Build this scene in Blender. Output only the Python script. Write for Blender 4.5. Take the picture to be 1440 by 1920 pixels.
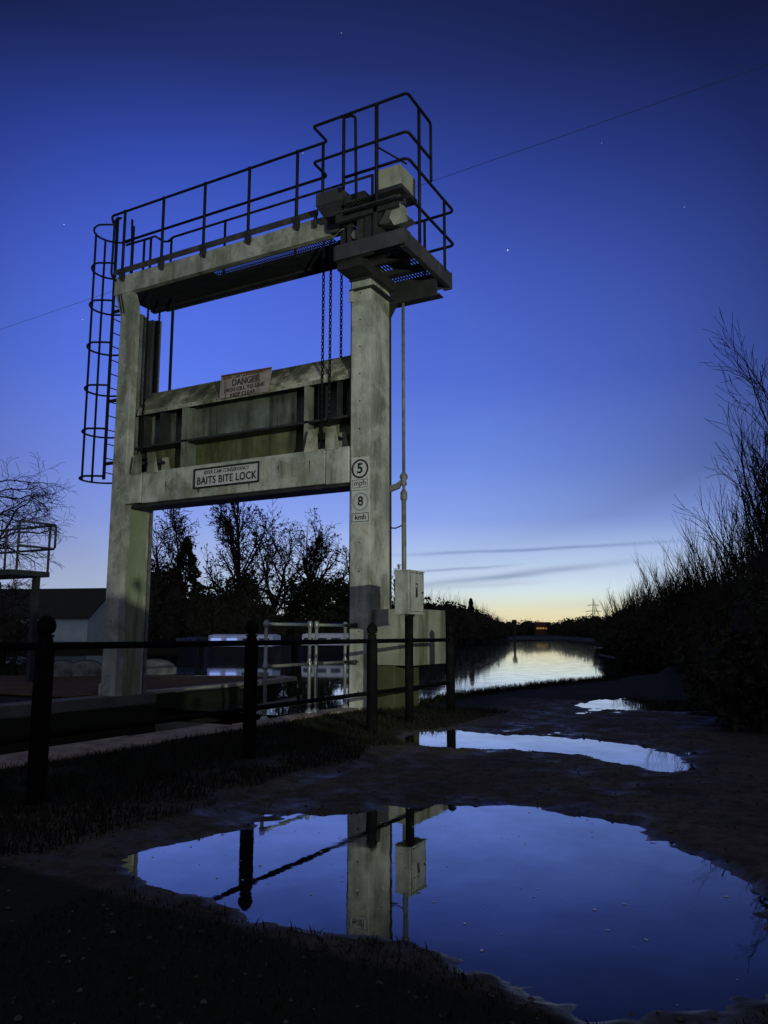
import bpy, math, random
import numpy as np
from mathutils import Vector, Matrix, Quaternion
R = math.radians
sc = bpy.context.scene
col = sc.collection
for o in list(bpy.data.objects): bpy.data.objects.remove(o)

# ------------------------------------------------------------------ camera
# world axes: x runs across the lock (towards the near pillar), y runs up the lock to the river
CAM = Vector((5.8886, -9.7878, 1.05)); YAW = R(28.56); PITCH = R(8.73)
cam = bpy.data.cameras.new('camera'); cam.sensor_fit = 'HORIZONTAL'; cam.sensor_width = 36
cam.lens = 36 * 1489.45 / 1440; cam.clip_start = 0.05; cam.clip_end = 6000
co = bpy.data.objects.new('camera', cam); col.objects.link(co)
co.location = CAM; co.rotation_euler = (R(90) + PITCH, 0, YAW)
sc.camera = co
sc.view_settings.view_transform = 'Standard'; sc.view_settings.look = 'None'
sc.view_settings.exposure = 0; sc.view_settings.gamma = 1

FH = Vector((-math.sin(YAW), math.cos(YAW), 0)); RT = Vector((math.cos(YAW), math.sin(YAW), 0))
def bearing(px, d, z=0.0):
    "a spot d metres out along the bearing px"
    p = CAM + FH * d + RT * ((px - 720) / 1489.45 * d); return Vector((p.x, p.y, z))
def ray(px, py):
    up = Vector((math.sin(YAW) * math.sin(PITCH), -math.cos(YAW) * math.sin(PITCH), math.cos(PITCH)))
    fw = FH * math.cos(PITCH) + Vector((0, 0, math.sin(PITCH)))
    return (fw + RT * ((px - 720) / 1489.45) - up * ((py - 960) / 1489.45)).normalized()

# ------------------------------------------------------------------ world: dusk sky
world = bpy.data.worlds.new('World'); sc.world = world; world.use_nodes = True
wt = world.node_tree; wt.nodes.clear()
class NT:
    def __init__(s, t): s.t = t
    def n(s, typ, **k):
        x = s.t.nodes.new(typ)
        for a, b in k.items(): setattr(x, a, b)
        return x
    def link(s, a, b): s.t.links.new(a, b)
    def put(s, sock, v):
        if hasattr(v, 'is_output') or isinstance(v, bpy.types.NodeSocket): s.link(v, sock)
        else: sock.default_value = v
    def m(s, op, a, b=0.0, c=None, clamp=False):
        x = s.n('ShaderNodeMath', operation=op); x.use_clamp = clamp
        s.put(x.inputs[0], a); s.put(x.inputs[1], b)
        if c is not None: s.put(x.inputs[2], c)
        return x.outputs[0]
    def mix(s, f, a, b, blend='MIX'):
        x = s.n('ShaderNodeMix', data_type='RGBA', blend_type=blend)
        s.put(x.inputs[0], f)
        for i, v in ((6, a), (7, b)):
            if isinstance(v, tuple): v = tuple(v) + ((1,) if len(v) == 3 else ())
            s.put(x.inputs[i], v)
        return x.outputs[2]
    def ramp(s, f, stops, interp='LINEAR'):
        x = s.n('ShaderNodeValToRGB'); x.color_ramp.interpolation = interp
        e = x.color_ramp.elements
        while len(e) < len(stops): e.new(0.5)
        for i, (p, c) in enumerate(stops):
            e[i].position = p
            e[i].color = (c, c, c, 1) if not isinstance(c, tuple) else tuple(c) + (1,)
        s.put(x.inputs[0], f); return x.outputs[0]
    def noise(s, vec, scale, detail=4, rough=0.55, dist=0.0):
        x = s.n('ShaderNodeTexNoise'); x.inputs['Scale'].default_value = scale
        x.inputs['Detail'].default_value = detail; x.inputs['Roughness'].default_value = rough
        x.inputs['Distortion'].default_value = dist
        if vec is not None: s.link(vec, x.inputs['Vector'])
        return x.outputs['Fac']
    def mapping(s, vec, scale=(1, 1, 1), rot=(0, 0, 0), loc=(0, 0, 0)):
        x = s.n('ShaderNodeMapping'); x.inputs['Scale'].default_value = scale
        x.inputs['Rotation'].default_value = rot; x.inputs['Location'].default_value = loc
        s.link(vec, x.inputs['Vector']); return x.outputs[0]
def lin(r, g, b):
    f = lambda c: ((c / 255 + 0.055) / 1.055) ** 2.4 if c > 10 else c / 255 / 12.92
    return (f(r), f(g), f(b))
w = NT(wt)
tc = w.n('ShaderNodeTexCoord'); D = tc.outputs['Generated']
sep = w.n('ShaderNodeSeparateXYZ'); w.link(D, sep.inputs[0])
Z = sep.outputs[2]
el = w.m('ARCSINE', Z)                                    # elevation in radians
def azfac(px):                                            # sine of the horizontal angle from bearing px
    v = (FH + RT * ((px - 720) / 1489.45)).normalized(); side = Vector((v.y, -v.x, 0))
    d1 = w.n('ShaderNodeVectorMath', operation='DOT_PRODUCT'); w.link(D, d1.inputs[0]); d1.inputs[1].default_value = v
    d2 = w.n('ShaderNodeVectorMath', operation='DOT_PRODUCT'); w.link(D, d2.inputs[0]); d2.inputs[1].default_value = side
    return w.m('ARCTAN2', d2.outputs['Value'], d1.outputs['Value'])
az = azfac(1000)      # radians to the right of the sunset
azc = azfac(560)
def gauss(x, c, wd):
    t = w.m('DIVIDE', w.m('SUBTRACT', x, c), wd)
    return w.m('EXPONENT', w.m('MULTIPLY', w.m('MULTIPLY', t, t), -1.0))
e01 = w.m('MULTIPLY', el, 1 / 1.5708, clamp=True)
dg = lambda a: a / 90.0
base = w.ramp(e01, [(0, lin(160, 170, 196)), (dg(2.2), lin(184, 197, 226)), (dg(4.5), lin(170, 187, 230)), (dg(8), lin(140, 162, 236)),
    (dg(12), lin(116, 142, 236)), (dg(18), lin(90, 122, 236)), (dg(25), lin(74, 104, 222)), (dg(32), lin(54, 82, 190)), (dg(38), lin(37, 55, 130)), (dg(46), lin(28, 40, 96)),
    (dg(62), lin(20, 27, 66)), (1, lin(15, 20, 50))])
warm = w.ramp(e01, [(0, lin(214, 190, 148)), (dg(0.7), lin(228, 212, 168)), (dg(1.5), lin(231, 225, 186)), (dg(2.3), lin(222, 230, 214)), (dg(3.1), lin(214, 230, 238)), (dg(3.9), lin(202, 220, 243)), (dg(5), lin(186, 208, 240)), (dg(8), lin(138, 166, 234)),
    (dg(12), lin(108, 138, 222)), (dg(18), lin(80, 108, 206)), (dg(25), lin(66, 92, 190)), (dg(32), lin(48, 70, 160)), (dg(38), lin(36, 53, 124)), (dg(46), lin(28, 40, 96)),
    (dg(62), lin(20, 27, 66)), (1, lin(15, 20, 50))])
sky = w.mix(gauss(az, 0.02, 0.33), base, warm)
# vignette put into the sky: darker off the view axis, horizon glow kept
dc = w.n('ShaderNodeVectorMath', operation='DOT_PRODUCT'); w.link(D, dc.inputs[0]); dc.inputs[1].default_value = ray(620, 760)
cs = lambda a: math.cos(R(a))
fade = w.ramp(dc.outputs['Value'], [(0, .10), (cs(60), .11), (cs(45), .12), (cs(38), .15), (cs(32), .27), (cs(26), .52), (cs(19), .80), (cs(11), 1.0)])
fade = w.m('MAXIMUM', fade, w.m('MULTIPLY', w.m('ADD', w.m('MULTIPLY', gauss(az, 0.0, 0.8), .48), .52), w.ramp(e01, [(0, 1.0), (dg(6), .92), (dg(11), .55), (dg(18), 0.0)])))
vm = w.n('ShaderNodeVectorMath', operation='SCALE'); w.link(sky, vm.inputs[0]); w.link(fade, vm.inputs['Scale'])
va = w.n('ShaderNodeVectorMath', operation='ADD'); w.link(vm.outputs[0], va.inputs[0]); va.inputs[1].default_value = (.003, .003, .004)
sky = va.outputs[0]
# thin streaks of cloud low over the river
wob = w.m('MULTIPLY', w.m('SUBTRACT', w.noise(w.mapping(D, (6, 6, 30)), 1.0, 3), 0.5), 0.008)
elw = w.m('ADD', el, wob)
def streak(px0, px1, ydeg0, slope, wd, amt, tint):
    global sky
    c = math.atan((0.5 * (px0 + px1) - 1000) / 1489.45); hw = (px1 - px0) / 2 / 1489.45
    t = w.m('SUBTRACT', az, c)
    line = w.m('ADD', w.m('MULTIPLY', t, slope), R(ydeg0))
    g = w.m('EXPONENT', w.m('MULTIPLY', w.m('POWER', w.m('ABSOLUTE', w.m('DIVIDE', w.m('SUBTRACT', elw, line), R(wd))), 2.0), -1.0))
    win = w.m('EXPONENT', w.m('MULTIPLY', w.m('POWER', w.m('ABSOLUTE', w.m('DIVIDE', t, hw)), 4.0), -1.0))
    nz = w.ramp(w.noise(w.mapping(D, (5, 5, 22)), 1.3, 3), [(0.3, 0.5), (0.6, 1.0)])
    sky = w.mix(w.m('MULTIPLY', w.m('MULTIPLY', w.m('MULTIPLY', g, win), nz), amt, clamp=True), sky, tint)
streak(760, 1290, 5.95, 0.03, 0.13, 0.75, lin(118, 138, 186))
streak(730, 960, 4.55, 0.05, 0.10, 0.7, lin(128, 146, 182))
streak(760, 1180, 4.15, 0.10, 0.24, 0.75, lin(130, 148, 180))
streak(720, 1010, 3.35, 0.05, 0.22, 0.35, lin(150, 160, 180))
streak(1050, 1700, 2.2, 0.02, 0.35, 0.25, lin(170, 170, 170))
streak(480, 760, 7.2, -0.12, 0.5, 0.22, lin(172, 186, 238))
# a few stars
for (px, py, s, b) in [(952, 469, .00062, 3.0), (120, 421, .0005, 1.1), (155, 599, .0005, 1.0), (1283, 388, .0005, .8), (1128, 268, .0005, .6), (640, 62, .0005, .7), (568, 287, .0005, .9)]:
    v = ray(px, py)
    dn = w.n('ShaderNodeVectorMath', operation='DISTANCE'); w.link(D, dn.inputs[0]); dn.inputs[1].default_value = v
    f = w.m('MULTIPLY', w.m('LESS_THAN', dn.outputs['Value'], s), min(1, b * .55))
    sky = w.mix(f, sky, (min(b, 1.2),) * 3)
down = w.m('GREATER_THAN', Z, -0.002)
sky = w.mix(down, (0.004, 0.005, 0.008), sky)
bg = w.n('ShaderNodeBackground'); w.link(sky, bg.inputs[0]); bg.inputs[1].default_value = 1.0
wo = w.n('ShaderNodeOutputWorld'); w.link(bg.outputs[0], wo.inputs[0])

# the yard lamp that lights the gate from behind the photographer's right shoulder
def spot(name, loc, target, power, size, colr, radius, blend=0.25):
    l = bpy.data.lights.new(name, 'SPOT'); l.energy = power; l.spot_size = R(size); l.spot_blend = blend
    l.color = colr; l.shadow_soft_size = radius
    o = bpy.data.objects.new(name, l); col.objects.link(o); o.location = loc
    o.rotation_euler = (Vector(target) - Vector(loc)).to_track_quat('-Z', 'Y').to_euler()
    return o
spot('yard_lamp', (13.2, -11.9, 2.6), (-1.9, 0.3, 4.4), 5500, 34, (0.95, 1.0, 0.83), 0.025)

# soft glow of the dusk sky and town behind the viewpoint
sl = bpy.data.lights.new('dusk_glow', 'SUN'); sl.energy = .36; sl.angle = R(110); sl.color = (.96, .95, .92)
so = bpy.data.objects.new('dusk_glow', sl); col.objects.link(so); so.rotation_euler = Vector((-.40, .62, -.72)).to_track_quat('-Z', 'Y').to_euler()

# ------------------------------------------------------------------ materials
MATS = {}
def mat(name, color, rough=0.7, metal=0.0, spec=0.3, noise=None, bump=0.0, bscale=30, streaks=None, coords='Object'):
    if name in MATS: return MATS[name]
    m = bpy.data.materials.new(name); m.use_nodes = True; t = NT(m.node_tree)
    b = m.node_tree.nodes['Principled BSDF']
    b.inputs['Roughness'].default_value = rough; b.inputs['Metallic'].default_value = metal
    b.inputs['Specular IOR Level'].default_value = spec
    tcx = t.n('ShaderNodeTexCoord').outputs[coords]
    c = color + (1,)
    if noise:
        col2, sc1, lo, hi = noise
        c = t.mix(t.ramp(t.noise(tcx, sc1, 6, 0.6), [(lo, 0.0), (hi, 1.0)]), color, col2)
    if streaks:
        col3, sc2, lo, hi = streaks
        f = t.ramp(t.noise(t.mapping(tcx, (sc2, sc2, sc2 * 0.12)), 1.0, 5, 0.65), [(lo, 0.0), (hi, 1.0)])
        c = t.mix(f, c, col3)
    if isinstance(c, tuple): b.inputs['Base Color'].default_value = c
    else: t.link(c, b.inputs['Base Color'])
    if bump:
        bn = t.n('ShaderNodeBump'); bn.inputs['Strength'].default_value = bump; bn.inputs['Distance'].default_value = 0.02
        t.link(t.noise(tcx, bscale, 5, 0.6), bn.inputs['Height']); t.link(bn.outputs[0], b.inputs['Normal'])
    MATS[name] = m; return m
def concrete():
    m = bpy.data.materials.new('weathered_concrete'); m.use_nodes = True; t = NT(m.node_tree)
    b = m.node_tree.nodes['Principled BSDF']; b.inputs['Roughness'].default_value = 0.85; b.inputs['Specular IOR Level'].default_value = 0.25
    g = t.n('ShaderNodeTexCoord').outputs['Object']
    c = t.mix(t.ramp(t.noise(g, 1.4, 6, .62), [(.38, 0.), (.66, 1.)]), (.26, .28, .25), (.46, .47, .41))
    c = t.mix(t.ramp(t.noise(t.mapping(g, (3.2, 3.2, .42)), 1.0, 7, .66, 1.1), [(.47, 0.), (.68, .8)]), c, (.095, .10, .085))      # rain streaks
    c = t.mix(t.ramp(t.noise(t.mapping(g, (1.1, 1.1, .8), loc=(3, 1, 5)), 1.3, 5, .6, .6), [(.48, 0.), (.62, .72)]), c, (.15, .185, .105))  # algae
    c = t.mix(t.ramp(t.noise(t.mapping(g, (3, 3, .9), loc=(8, 2, 1)), 1.6, 6, .7), [(.58, 0.), (.70, .6)]), c, (.25, .15, .075))       # rust
    c = t.mix(t.ramp(t.noise(t.mapping(g, (1.2, 1.2, 1.1), loc=(4, 9, 2)), 1.7, 8, .72, .3), [(.47, 0.), (.64, .65)]), c, (.60, .61, .54))          # limewashed patches
    c = t.mix(t.ramp(t.noise(g, 55, 3, .6), [(.62, 0.), (.70, .5)]), c, (.10, .10, .08))
    t.link(c, b.inputs['Base Color'])
    bn = t.n('ShaderNodeBump'); bn.inputs['Strength'].default_value = .35; bn.inputs['Distance'].default_value = .01
    t.link(t.noise(g, 24, 6, .7), bn.inputs['Height']); t.link(bn.outputs[0], b.inputs['Normal'])
    return m
CON = concrete()
GREEN = mat('algae_green_paint', (.20, .25, .13), .8, noise=((.30, .33, .22), 2.2, .35, .7), streaks=((.09, .11, .06), 5, .5, .72), bump=.2)
PANEL = mat('gate_skin_paint', (.10, .115, .095), .8, noise=((.22, .25, .21), 1.8, .42, .72), streaks=((.022, .025, .020), 3.2, .46, .66), bump=.25)
PANELG = mat('gate_skin_lower', (.10, .105, .045), .85, noise=((.21, .22, .12), 2.4, .42, .72), streaks=((.025, .028, .015), 3.2, .46, .66), bump=.25)
PALE = mat('pale_lichened_steel', (.42, .42, .33), .8, noise=((.15, .16, .10), 2.6, .40, .60), streaks=((.06, .065, .04), 5, .48, .68), bump=.25)
BLK = mat('black_railing_paint', (.010, .011, .014), .6, spec=.15, noise=((.035, .022, .016), 9, .6, .75))
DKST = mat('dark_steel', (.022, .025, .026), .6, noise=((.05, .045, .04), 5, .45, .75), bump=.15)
GREYST = mat('grey_platform_steel', (.040, .043, .050), .65, noise=((.085, .082, .085), 3, .45, .7), streaks=((.04, .035, .03), 5, .5, .7), bump=.15)
GALV = mat('galvanised_steel', (.30, .33, .30), .36, .45, .5, noise=((.26, .28, .25), 18, .4, .65), streaks=((.16, .12, .08), 9, .62, .8))
GALVD = mat('dull_galvanised_pole', (.20, .21, .18), .6, .3, noise=((.12, .10, .08), 9, .45, .7), streaks=((.10, .05, .03), 8, .6, .75))
CREAM = mat('cream_housing', (.34, .36, .30), .6, noise=((.22, .24, .20), 5, .45, .7), streaks=((.14, .13, .10), 6, .55, .75), bump=.1)
CAB = mat('stainless_cabinet', (.50, .52, .44), .38, .25, .5, noise=((.26, .28, .23), 4, .4, .7), streaks=((.15, .16, .12), 6, .52, .74), bump=.08)
SIGNW = mat('sign_white', (.50, .52, .50), .5, noise=((.36, .37, .35), 6, .45, .75))
SIGNG = mat('sign_pale_ring', (.27, .29, .30), .5)
SIGNB = mat('sign_black', (.012, .012, .014), .5)
SIGNR = mat('sign_dark_red', (.028, .012, .014), .5)
DANG = mat('faded_danger_board', (.27, .24, .22), .7, noise=((.36, .33, .30), 7, .4, .7), streaks=((.13, .10, .07), 6, .5, .7))
RUST = mat('rust_stain', (.10, .05, .028), .85, noise=((.06, .045, .03), 12, .4, .65))
LETR = mat('faded_red_lettering', (.13, .045, .03), .7, noise=((.18, .15, .12), 30, .45, .65))
LETB = mat('faded_black_lettering', (.045, .04, .04), .7, noise=((.15, .13, .12), 30, .55, .75))
BARK = mat('bark', (.028, .024, .020), .9, spec=.08, noise=((.05, .042, .034), 4, .4, .7))
TWIG = mat('twigs', (.030, .025, .022), .9, spec=.08)
LEAF = mat('ivy_leaves', (.030, .040, .020), .75, spec=.08, noise=((.035, .045, .02), 3, .4, .7))
HEDGE = mat('bramble_leaves', (.036, .040, .024), .8, spec=.08, noise=((.034, .036, .02), 3, .4, .7))
FENCE = mat('black_fence_paint', (.004, .004, .0045), .8, spec=.06, noise=((.014, .013, .012), 8, .5, .75))
COPE = mat('brown_coping_stone', (.24, .20, .17), .9, spec=.1, noise=((.36, .31, .27), 3.5, .35, .7), streaks=((.11, .08, .06), 5, .5, .7), bump=.5)
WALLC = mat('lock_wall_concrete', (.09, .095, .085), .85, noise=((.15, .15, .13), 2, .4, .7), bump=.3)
ROOFD = mat('dark_roof_tiles', (.022, .024, .022), .85, noise=((.035, .034, .03), 4, .4, .7), bump=.3)
WALLW = mat('white_boarded_wall', (.36, .44, .50), .8, noise=((.28, .35, .42), 1.5, .4, .7))
BOATB = mat('blue_boat_cabin', (.62, .70, .92), .5, noise=((.42, .50, .8), 2, .4, .7))
BOATW = mat('white_boat_cabin', (.85, .87, .92), .5, noise=((.7, .74, .85), 2, .4, .7))
BOATH = mat('dark_boat_hull', (.018, .02, .026), .5)
BOATD = mat('dark_green_boat', (.03, .045, .05), .6)
TARP = mat('pale_boat_cover', (.20, .21, .20), .8, noise=((.08, .085, .08), 4, .4, .7))
BRICK = mat('brown_tiled_building', (.09, .05, .03), .8)
def emis(name, c, s):
    m = bpy.data.materials.new(name); m.use_nodes = True; b = m.node_tree.nodes['Principled BSDF']
    b.inputs['Base Color'].default_value = (0.02, 0.02, 0.02, 1)
    b.inputs['Emission Color'].default_value = c + (1,); b.inputs['Emission Strength'].default_value = s; return m

# ------------------------------------------------------------------ mesh helper
class MB:
    def __init__(s): s.v = []; s.f = []; s.sm = []
    def add(s, vs, fs, smooth=False):
        n = len(s.v); s.v += [tuple(v) for v in vs]; s.f += [tuple(i + n for i in f) for f in fs]; s.sm += [smooth] * len(fs); return s
    def box(s, x0, x1, y0, y1, z0, z1):
        x0, x1 = min(x0, x1), max(x0, x1); y0, y1 = min(y0, y1), max(y0, y1); z0, z1 = min(z0, z1), max(z0, z1)
        return s.add([(x0, y0, z0), (x1, y0, z0), (x1, y1, z0), (x0, y1, z0), (x0, y0, z1), (x1, y0, z1), (x1, y1, z1), (x0, y1, z1)],
                     [(0, 3, 2, 1), (4, 5, 6, 7), (0, 1, 5, 4), (1, 2, 6, 5), (2, 3, 7, 6), (3, 0, 4, 7)])
    def obox(s, c, ax, ay, az):
        c = Vector(c); ax, ay, az = Vector(ax), Vector(ay), Vector(az)
        vs = [c + ax * i + ay * j + az * k for k in (-1, 1) for (i, j) in ((-1, -1), (1, -1), (1, 1), (-1, 1))]
        return s.add(vs, [(0, 3, 2, 1), (4, 5, 6, 7), (0, 1, 5, 4), (1, 2, 6, 5), (2, 3, 7, 6), (3, 0, 4, 7)])
    def prism(s, poly, d):
        "poly: list of 3-D points, d: extrusion vector"
        d = Vector(d); n = len(poly); a = [Vector(p) for p in poly]
        return s.add(a + [p + d for p in a], [tuple(range(n))[::-1], tuple(range(n, 2 * n))] + [(i, (i + 1) % n, n + (i + 1) % n, n + i) for i in range(n)])
    def tube(s, pts, r, n=8, closed=False, caps=True):
        pts = [Vector(p) for p in pts]; k = len(pts); vs = []; fs = []
        rs = r if isinstance(r, (list, tuple)) else [r] * k
        up = None
        for i, p in enumerate(pts):
            a = pts[(i - 1) % k] if (i or closed) else p; b = pts[(i + 1) % k] if (i < k - 1 or closed) else p
            t = (b - a).normalized()
            if up is None: up = t.orthogonal().normalized()
            else: up = (up - t * up.dot(t)).normalized()
            q = t.cross(up)
            for j in range(n):
                th = 2 * math.pi * j / n; vs.append(p + (up * math.cos(th) + q * math.sin(th)) * rs[i])
        for i in range(k if closed else k - 1):
            for j in range(n):
                fs.append((i * n + j, i * n + (j + 1) % n, ((i + 1) % k) * n + (j + 1) % n, ((i + 1) % k) * n + j))
        s.add(vs, fs, True)
        if caps and not closed:
            m = len(s.v) - k * n
            s.f += [tuple(m + j for j in range(n))[::-1], tuple(m + (k - 1) * n + j for j in range(n))]; s.sm += [False, False]
        return s
    def lathe(s, base, prof, n=16):
        base = Vector(base); vs = []; fs = []
        for (r, z) in prof:
            for j in range(n):
                th = 2 * math.pi * j / n; vs.append(base + Vector((r * math.cos(th), r * math.sin(th), z)))
        for i in range(len(prof) - 1):
            for j in range(n): fs.append((i * n + j, i * n + (j + 1) % n, (i + 1) * n + (j + 1) % n, (i + 1) * n + j))
        fs.append(tuple(range(n))[::-1]); fs.append(tuple((len(prof) - 1) * n + j for j in range(n)))
        return s.add(vs, fs, True)
    def build(s, name, m, parent=None, bevel=0.0):
        me = bpy.data.meshes.new(name); me.from_pydata(s.v, [], s.f); me.materials.append(m)
        me.polygons.foreach_set('use_smooth', s.sm); me.update()
        o = bpy.data.objects.new(name, me); col.objects.link(o)
        if parent is not None:
            wl = Vector(parent.location); q = parent.parent
            while q is not None: wl = wl + q.location; q = q.parent
            o.parent = parent; me.transform(Matrix.Translation(-wl))
        else:
            c = Vector((0, 0, 0)); 
            if len(s.v):
                a = np.array(s.v); lo, hi = a.min(0), a.max(0); c = Vector(((lo[0] + hi[0]) / 2, (lo[1] + hi[1]) / 2, lo[2]))
            me.transform(Matrix.Translation(-c)); o.location = c
        if bevel:
            b = o.modifiers.new('edge', 'BEVEL'); b.width = bevel; b.segments = 2; b.limit_method = 'ANGLE'; b.angle_limit = R(40)
        return o
def fillet(pts, r, n=5):
    pts = [Vector(p) for p in pts]; out = [pts[0]]
    for i in range(1, len(pts) - 1):
        a, b, c = pts[i - 1], pts[i], pts[i + 1]; u = (a - b); v = (c - b)
        k = min(r, u.length * .45, v.length * .45); p, q = b + u.normalized() * k, b + v.normalized() * k
        for j in range(n + 1):
            t = j / n; out.append(p * (1 - t) ** 2 + b * 2 * t * (1 - t) + q * t * t)
    out.append(pts[-1]); return out
def tag(o, label=None, cat=None, group=None, kind=None):
    if label: o['label'] = label
    if cat: o['category'] = cat
    if group: o['group'] = group
    if kind: o['kind'] = kind
    return o
def thing(name, label, cat, loc, group=None):
    o = bpy.data.objects.new(name, None); o.empty_display_size = .1; col.objects.link(o); o.location = loc
    return tag(o, label, cat, group)
def text(name, s, size, loc, m, parent, depth=.002, bold=0.0, width=None, rot=(R(90), 0, 0), align='CENTER', spacing=1.0):
    cu = bpy.data.curves.new(name, 'FONT'); cu.body = s; cu.size = size; cu.align_x = align; cu.align_y = 'CENTER'
    cu.extrude = depth; cu.offset = bold; cu.space_character = spacing
    t = bpy.data.objects.new('tmp', cu); col.objects.link(t)
    dg_ = bpy.context.evaluated_depsgraph_get(); me = bpy.data.meshes.new_from_object(t.evaluated_get(dg_))
    bpy.data.objects.remove(t); me.name = name
    if width:
        xs = [v.co.x for v in me.vertices]; k = width / (max(xs) - min(xs)); me.transform(Matrix.Diagonal((k, 1, 1, 1)))
    me.transform(Matrix.Translation(Vector(loc)) @ Matrix.Rotation(rot[2], 4, 'Z') @ Matrix.Rotation(rot[1], 4, 'Y') @ Matrix.Rotation(rot[0], 4, 'X'))
    wl = Vector(parent.location); q = parent.parent
    while q is not None: wl = wl + q.location; q = q.parent
    me.transform(Matrix.Translation(-wl)); me.materials.clear(); me.materials.append(m)
    o = bpy.data.objects.new(name, me); col.objects.link(o); o.parent = parent; return o

# ------------------------------------------------------------------ ground
def pts(*a): return np.array(a, float)
def bp(px, d): p = bearing(px, d); return (p.x, p.y)
RIGHT = pts((0.0, -60), (0.0, .9), (.34, 1.26), (.27, 3.0), (.62, 6.0), (1.16, 8.95), (1.9, 13), (.9, 22.4), (-3.1, 39.2), (-13.6, 72), bp(1052, 118), bp(1040, 140),
            bp(930, 140), bp(860, 108), bp(770, 82), bp(735, 64), bp(500, 58), bp(280, 58), bp(0, 54), bp(-500, 50), bp(-2500, 55),
            (-3000, 400), (-3000, 3500), (3000, 3500), (3000, -300), (0, -300))
LEFT = pts((-4.57, -60), (-4.57, .9), (-4.7, 3.5), (-5.6, 6.5), (-6.6, 6.05), (-8.8, 4.8), (-11.5, 3.6), (-19, -2), (-60, -24), (-900, -250), (-900, -300), (-4.57, -300))
PUD = [pts((2.72, -6.86), (2.74, -6.70), (2.80, -6.42), (2.87, -6.03), (2.92, -5.69), (3.17, -5.3), (3.35, -5.02), (3.54, -4.76), (4.01, -4.66), (4.49, -4.76), (4.9, -4.92), (5.23, -5.22), (5.45, -5.43), (5.6, -5.74), (5.72, -6.23), (5.75, -6.8), (5.6, -7.2), (5.42, -7.38), (5.21, -7.42), (5.02, -7.36), (4.78, -7.22), (4.57, -7.14), (4.3, -7.19), (4.0, -7.23), (3.65, -7.18), (3.4, -7.22), (3.25, -7.16), (2.95, -7.02)),
       pts((4.8, 2.9), (5.3, 3.2), (5.6, 2.9), (5.2, 2.6)),
       pts((1.64, -1.67), (2.15, -1.28), (3.05, -1.17), (3.82, -1.26), (4.46, -1.59), (4.80, -2.2), (4.95, -2.8), (4.86, -3.2), (4.6, -3.05), (4.24, -2.7), (3.9, -2.58), (3.28, -2.51), (2.79, -2.74), (2.43, -2.69), (2.11, -2.52)),
       pts((2.44, 2.56), (2.54, 3.77), (3.19, 4.1), (4.1, 4.2), (4.6, 3.2), (4.4, 2.3), (3.32, 1.95), (2.7, 2.1)),
       pts((4.2, 2.2), (4.7, 2.6), (5.2, 2.35), (5.3, 1.9), (4.9, 1.75), (4.4, 1.6), (4.1, 1.75))]
def sdist(P, poly):
    "signed distance, positive inside"
    x, y = P[:, 0], P[:, 1]; best = np.full(len(P), 1e18); ins = np.zeros(len(P), bool); n = len(poly)
    for i in range(n):
        a, b = poly[i], poly[(i + 1) % n]; e = b - a; L = max(e @ e, 1e-12)
        t = np.clip(((x - a[0]) * e[0] + (y - a[1]) * e[1]) / L, 0, 1)
        best = np.minimum(best, (x - a[0] - t * e[0]) ** 2 + (y - a[1] - t * e[1]) ** 2)
        c = (a[1] > y) != (b[1] > y)
        with np.errstate(divide='ignore', invalid='ignore'): xi = (b[0] - a[0]) * (y - a[1]) / (b[1] - a[1]) + a[0]
        ins ^= c & (x < xi)
    d = np.sqrt(best); return np.where(ins, d, -d)
_rs = np.random.RandomState(5)
_G = _rs.rand(256, 256)
def vnoise(x, y):
    xi = np.floor(x).astype(int); yi = np.floor(y).astype(int); fx = x - xi; fy = y - yi
    fx = fx * fx * (3 - 2 * fx); fy = fy * fy * (3 - 2 * fy); g = lambda a, b: _G[a & 255, b & 255]
    return (g(xi, yi) * (1 - fx) + g(xi + 1, yi) * fx) * (1 - fy) + (g(xi, yi + 1) * (1 - fx) + g(xi + 1, yi + 1) * fx) * fy
def fbm(x, y, o=4):
    s = 0; a = .5
    for i in range(o): s = s + a * (vnoise(x * 2 ** i + 17 * i, y * 2 ** i + 9 * i) - .5); a *= .5
    return s
def axis(lo, hi, fine0, fine1, st, extra=()):
    a = list(np.arange(fine0, fine1 + 1e-6, st)); s = st; v = fine1
    while v < hi: s *= 1.09; v += s; a.append(v)
    s = st; v = fine0
    while v > lo: s *= 1.09; v -= s; a.append(v)
    return np.array(sorted(set([round(q, 4) for q in a] + list(extra))))
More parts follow.
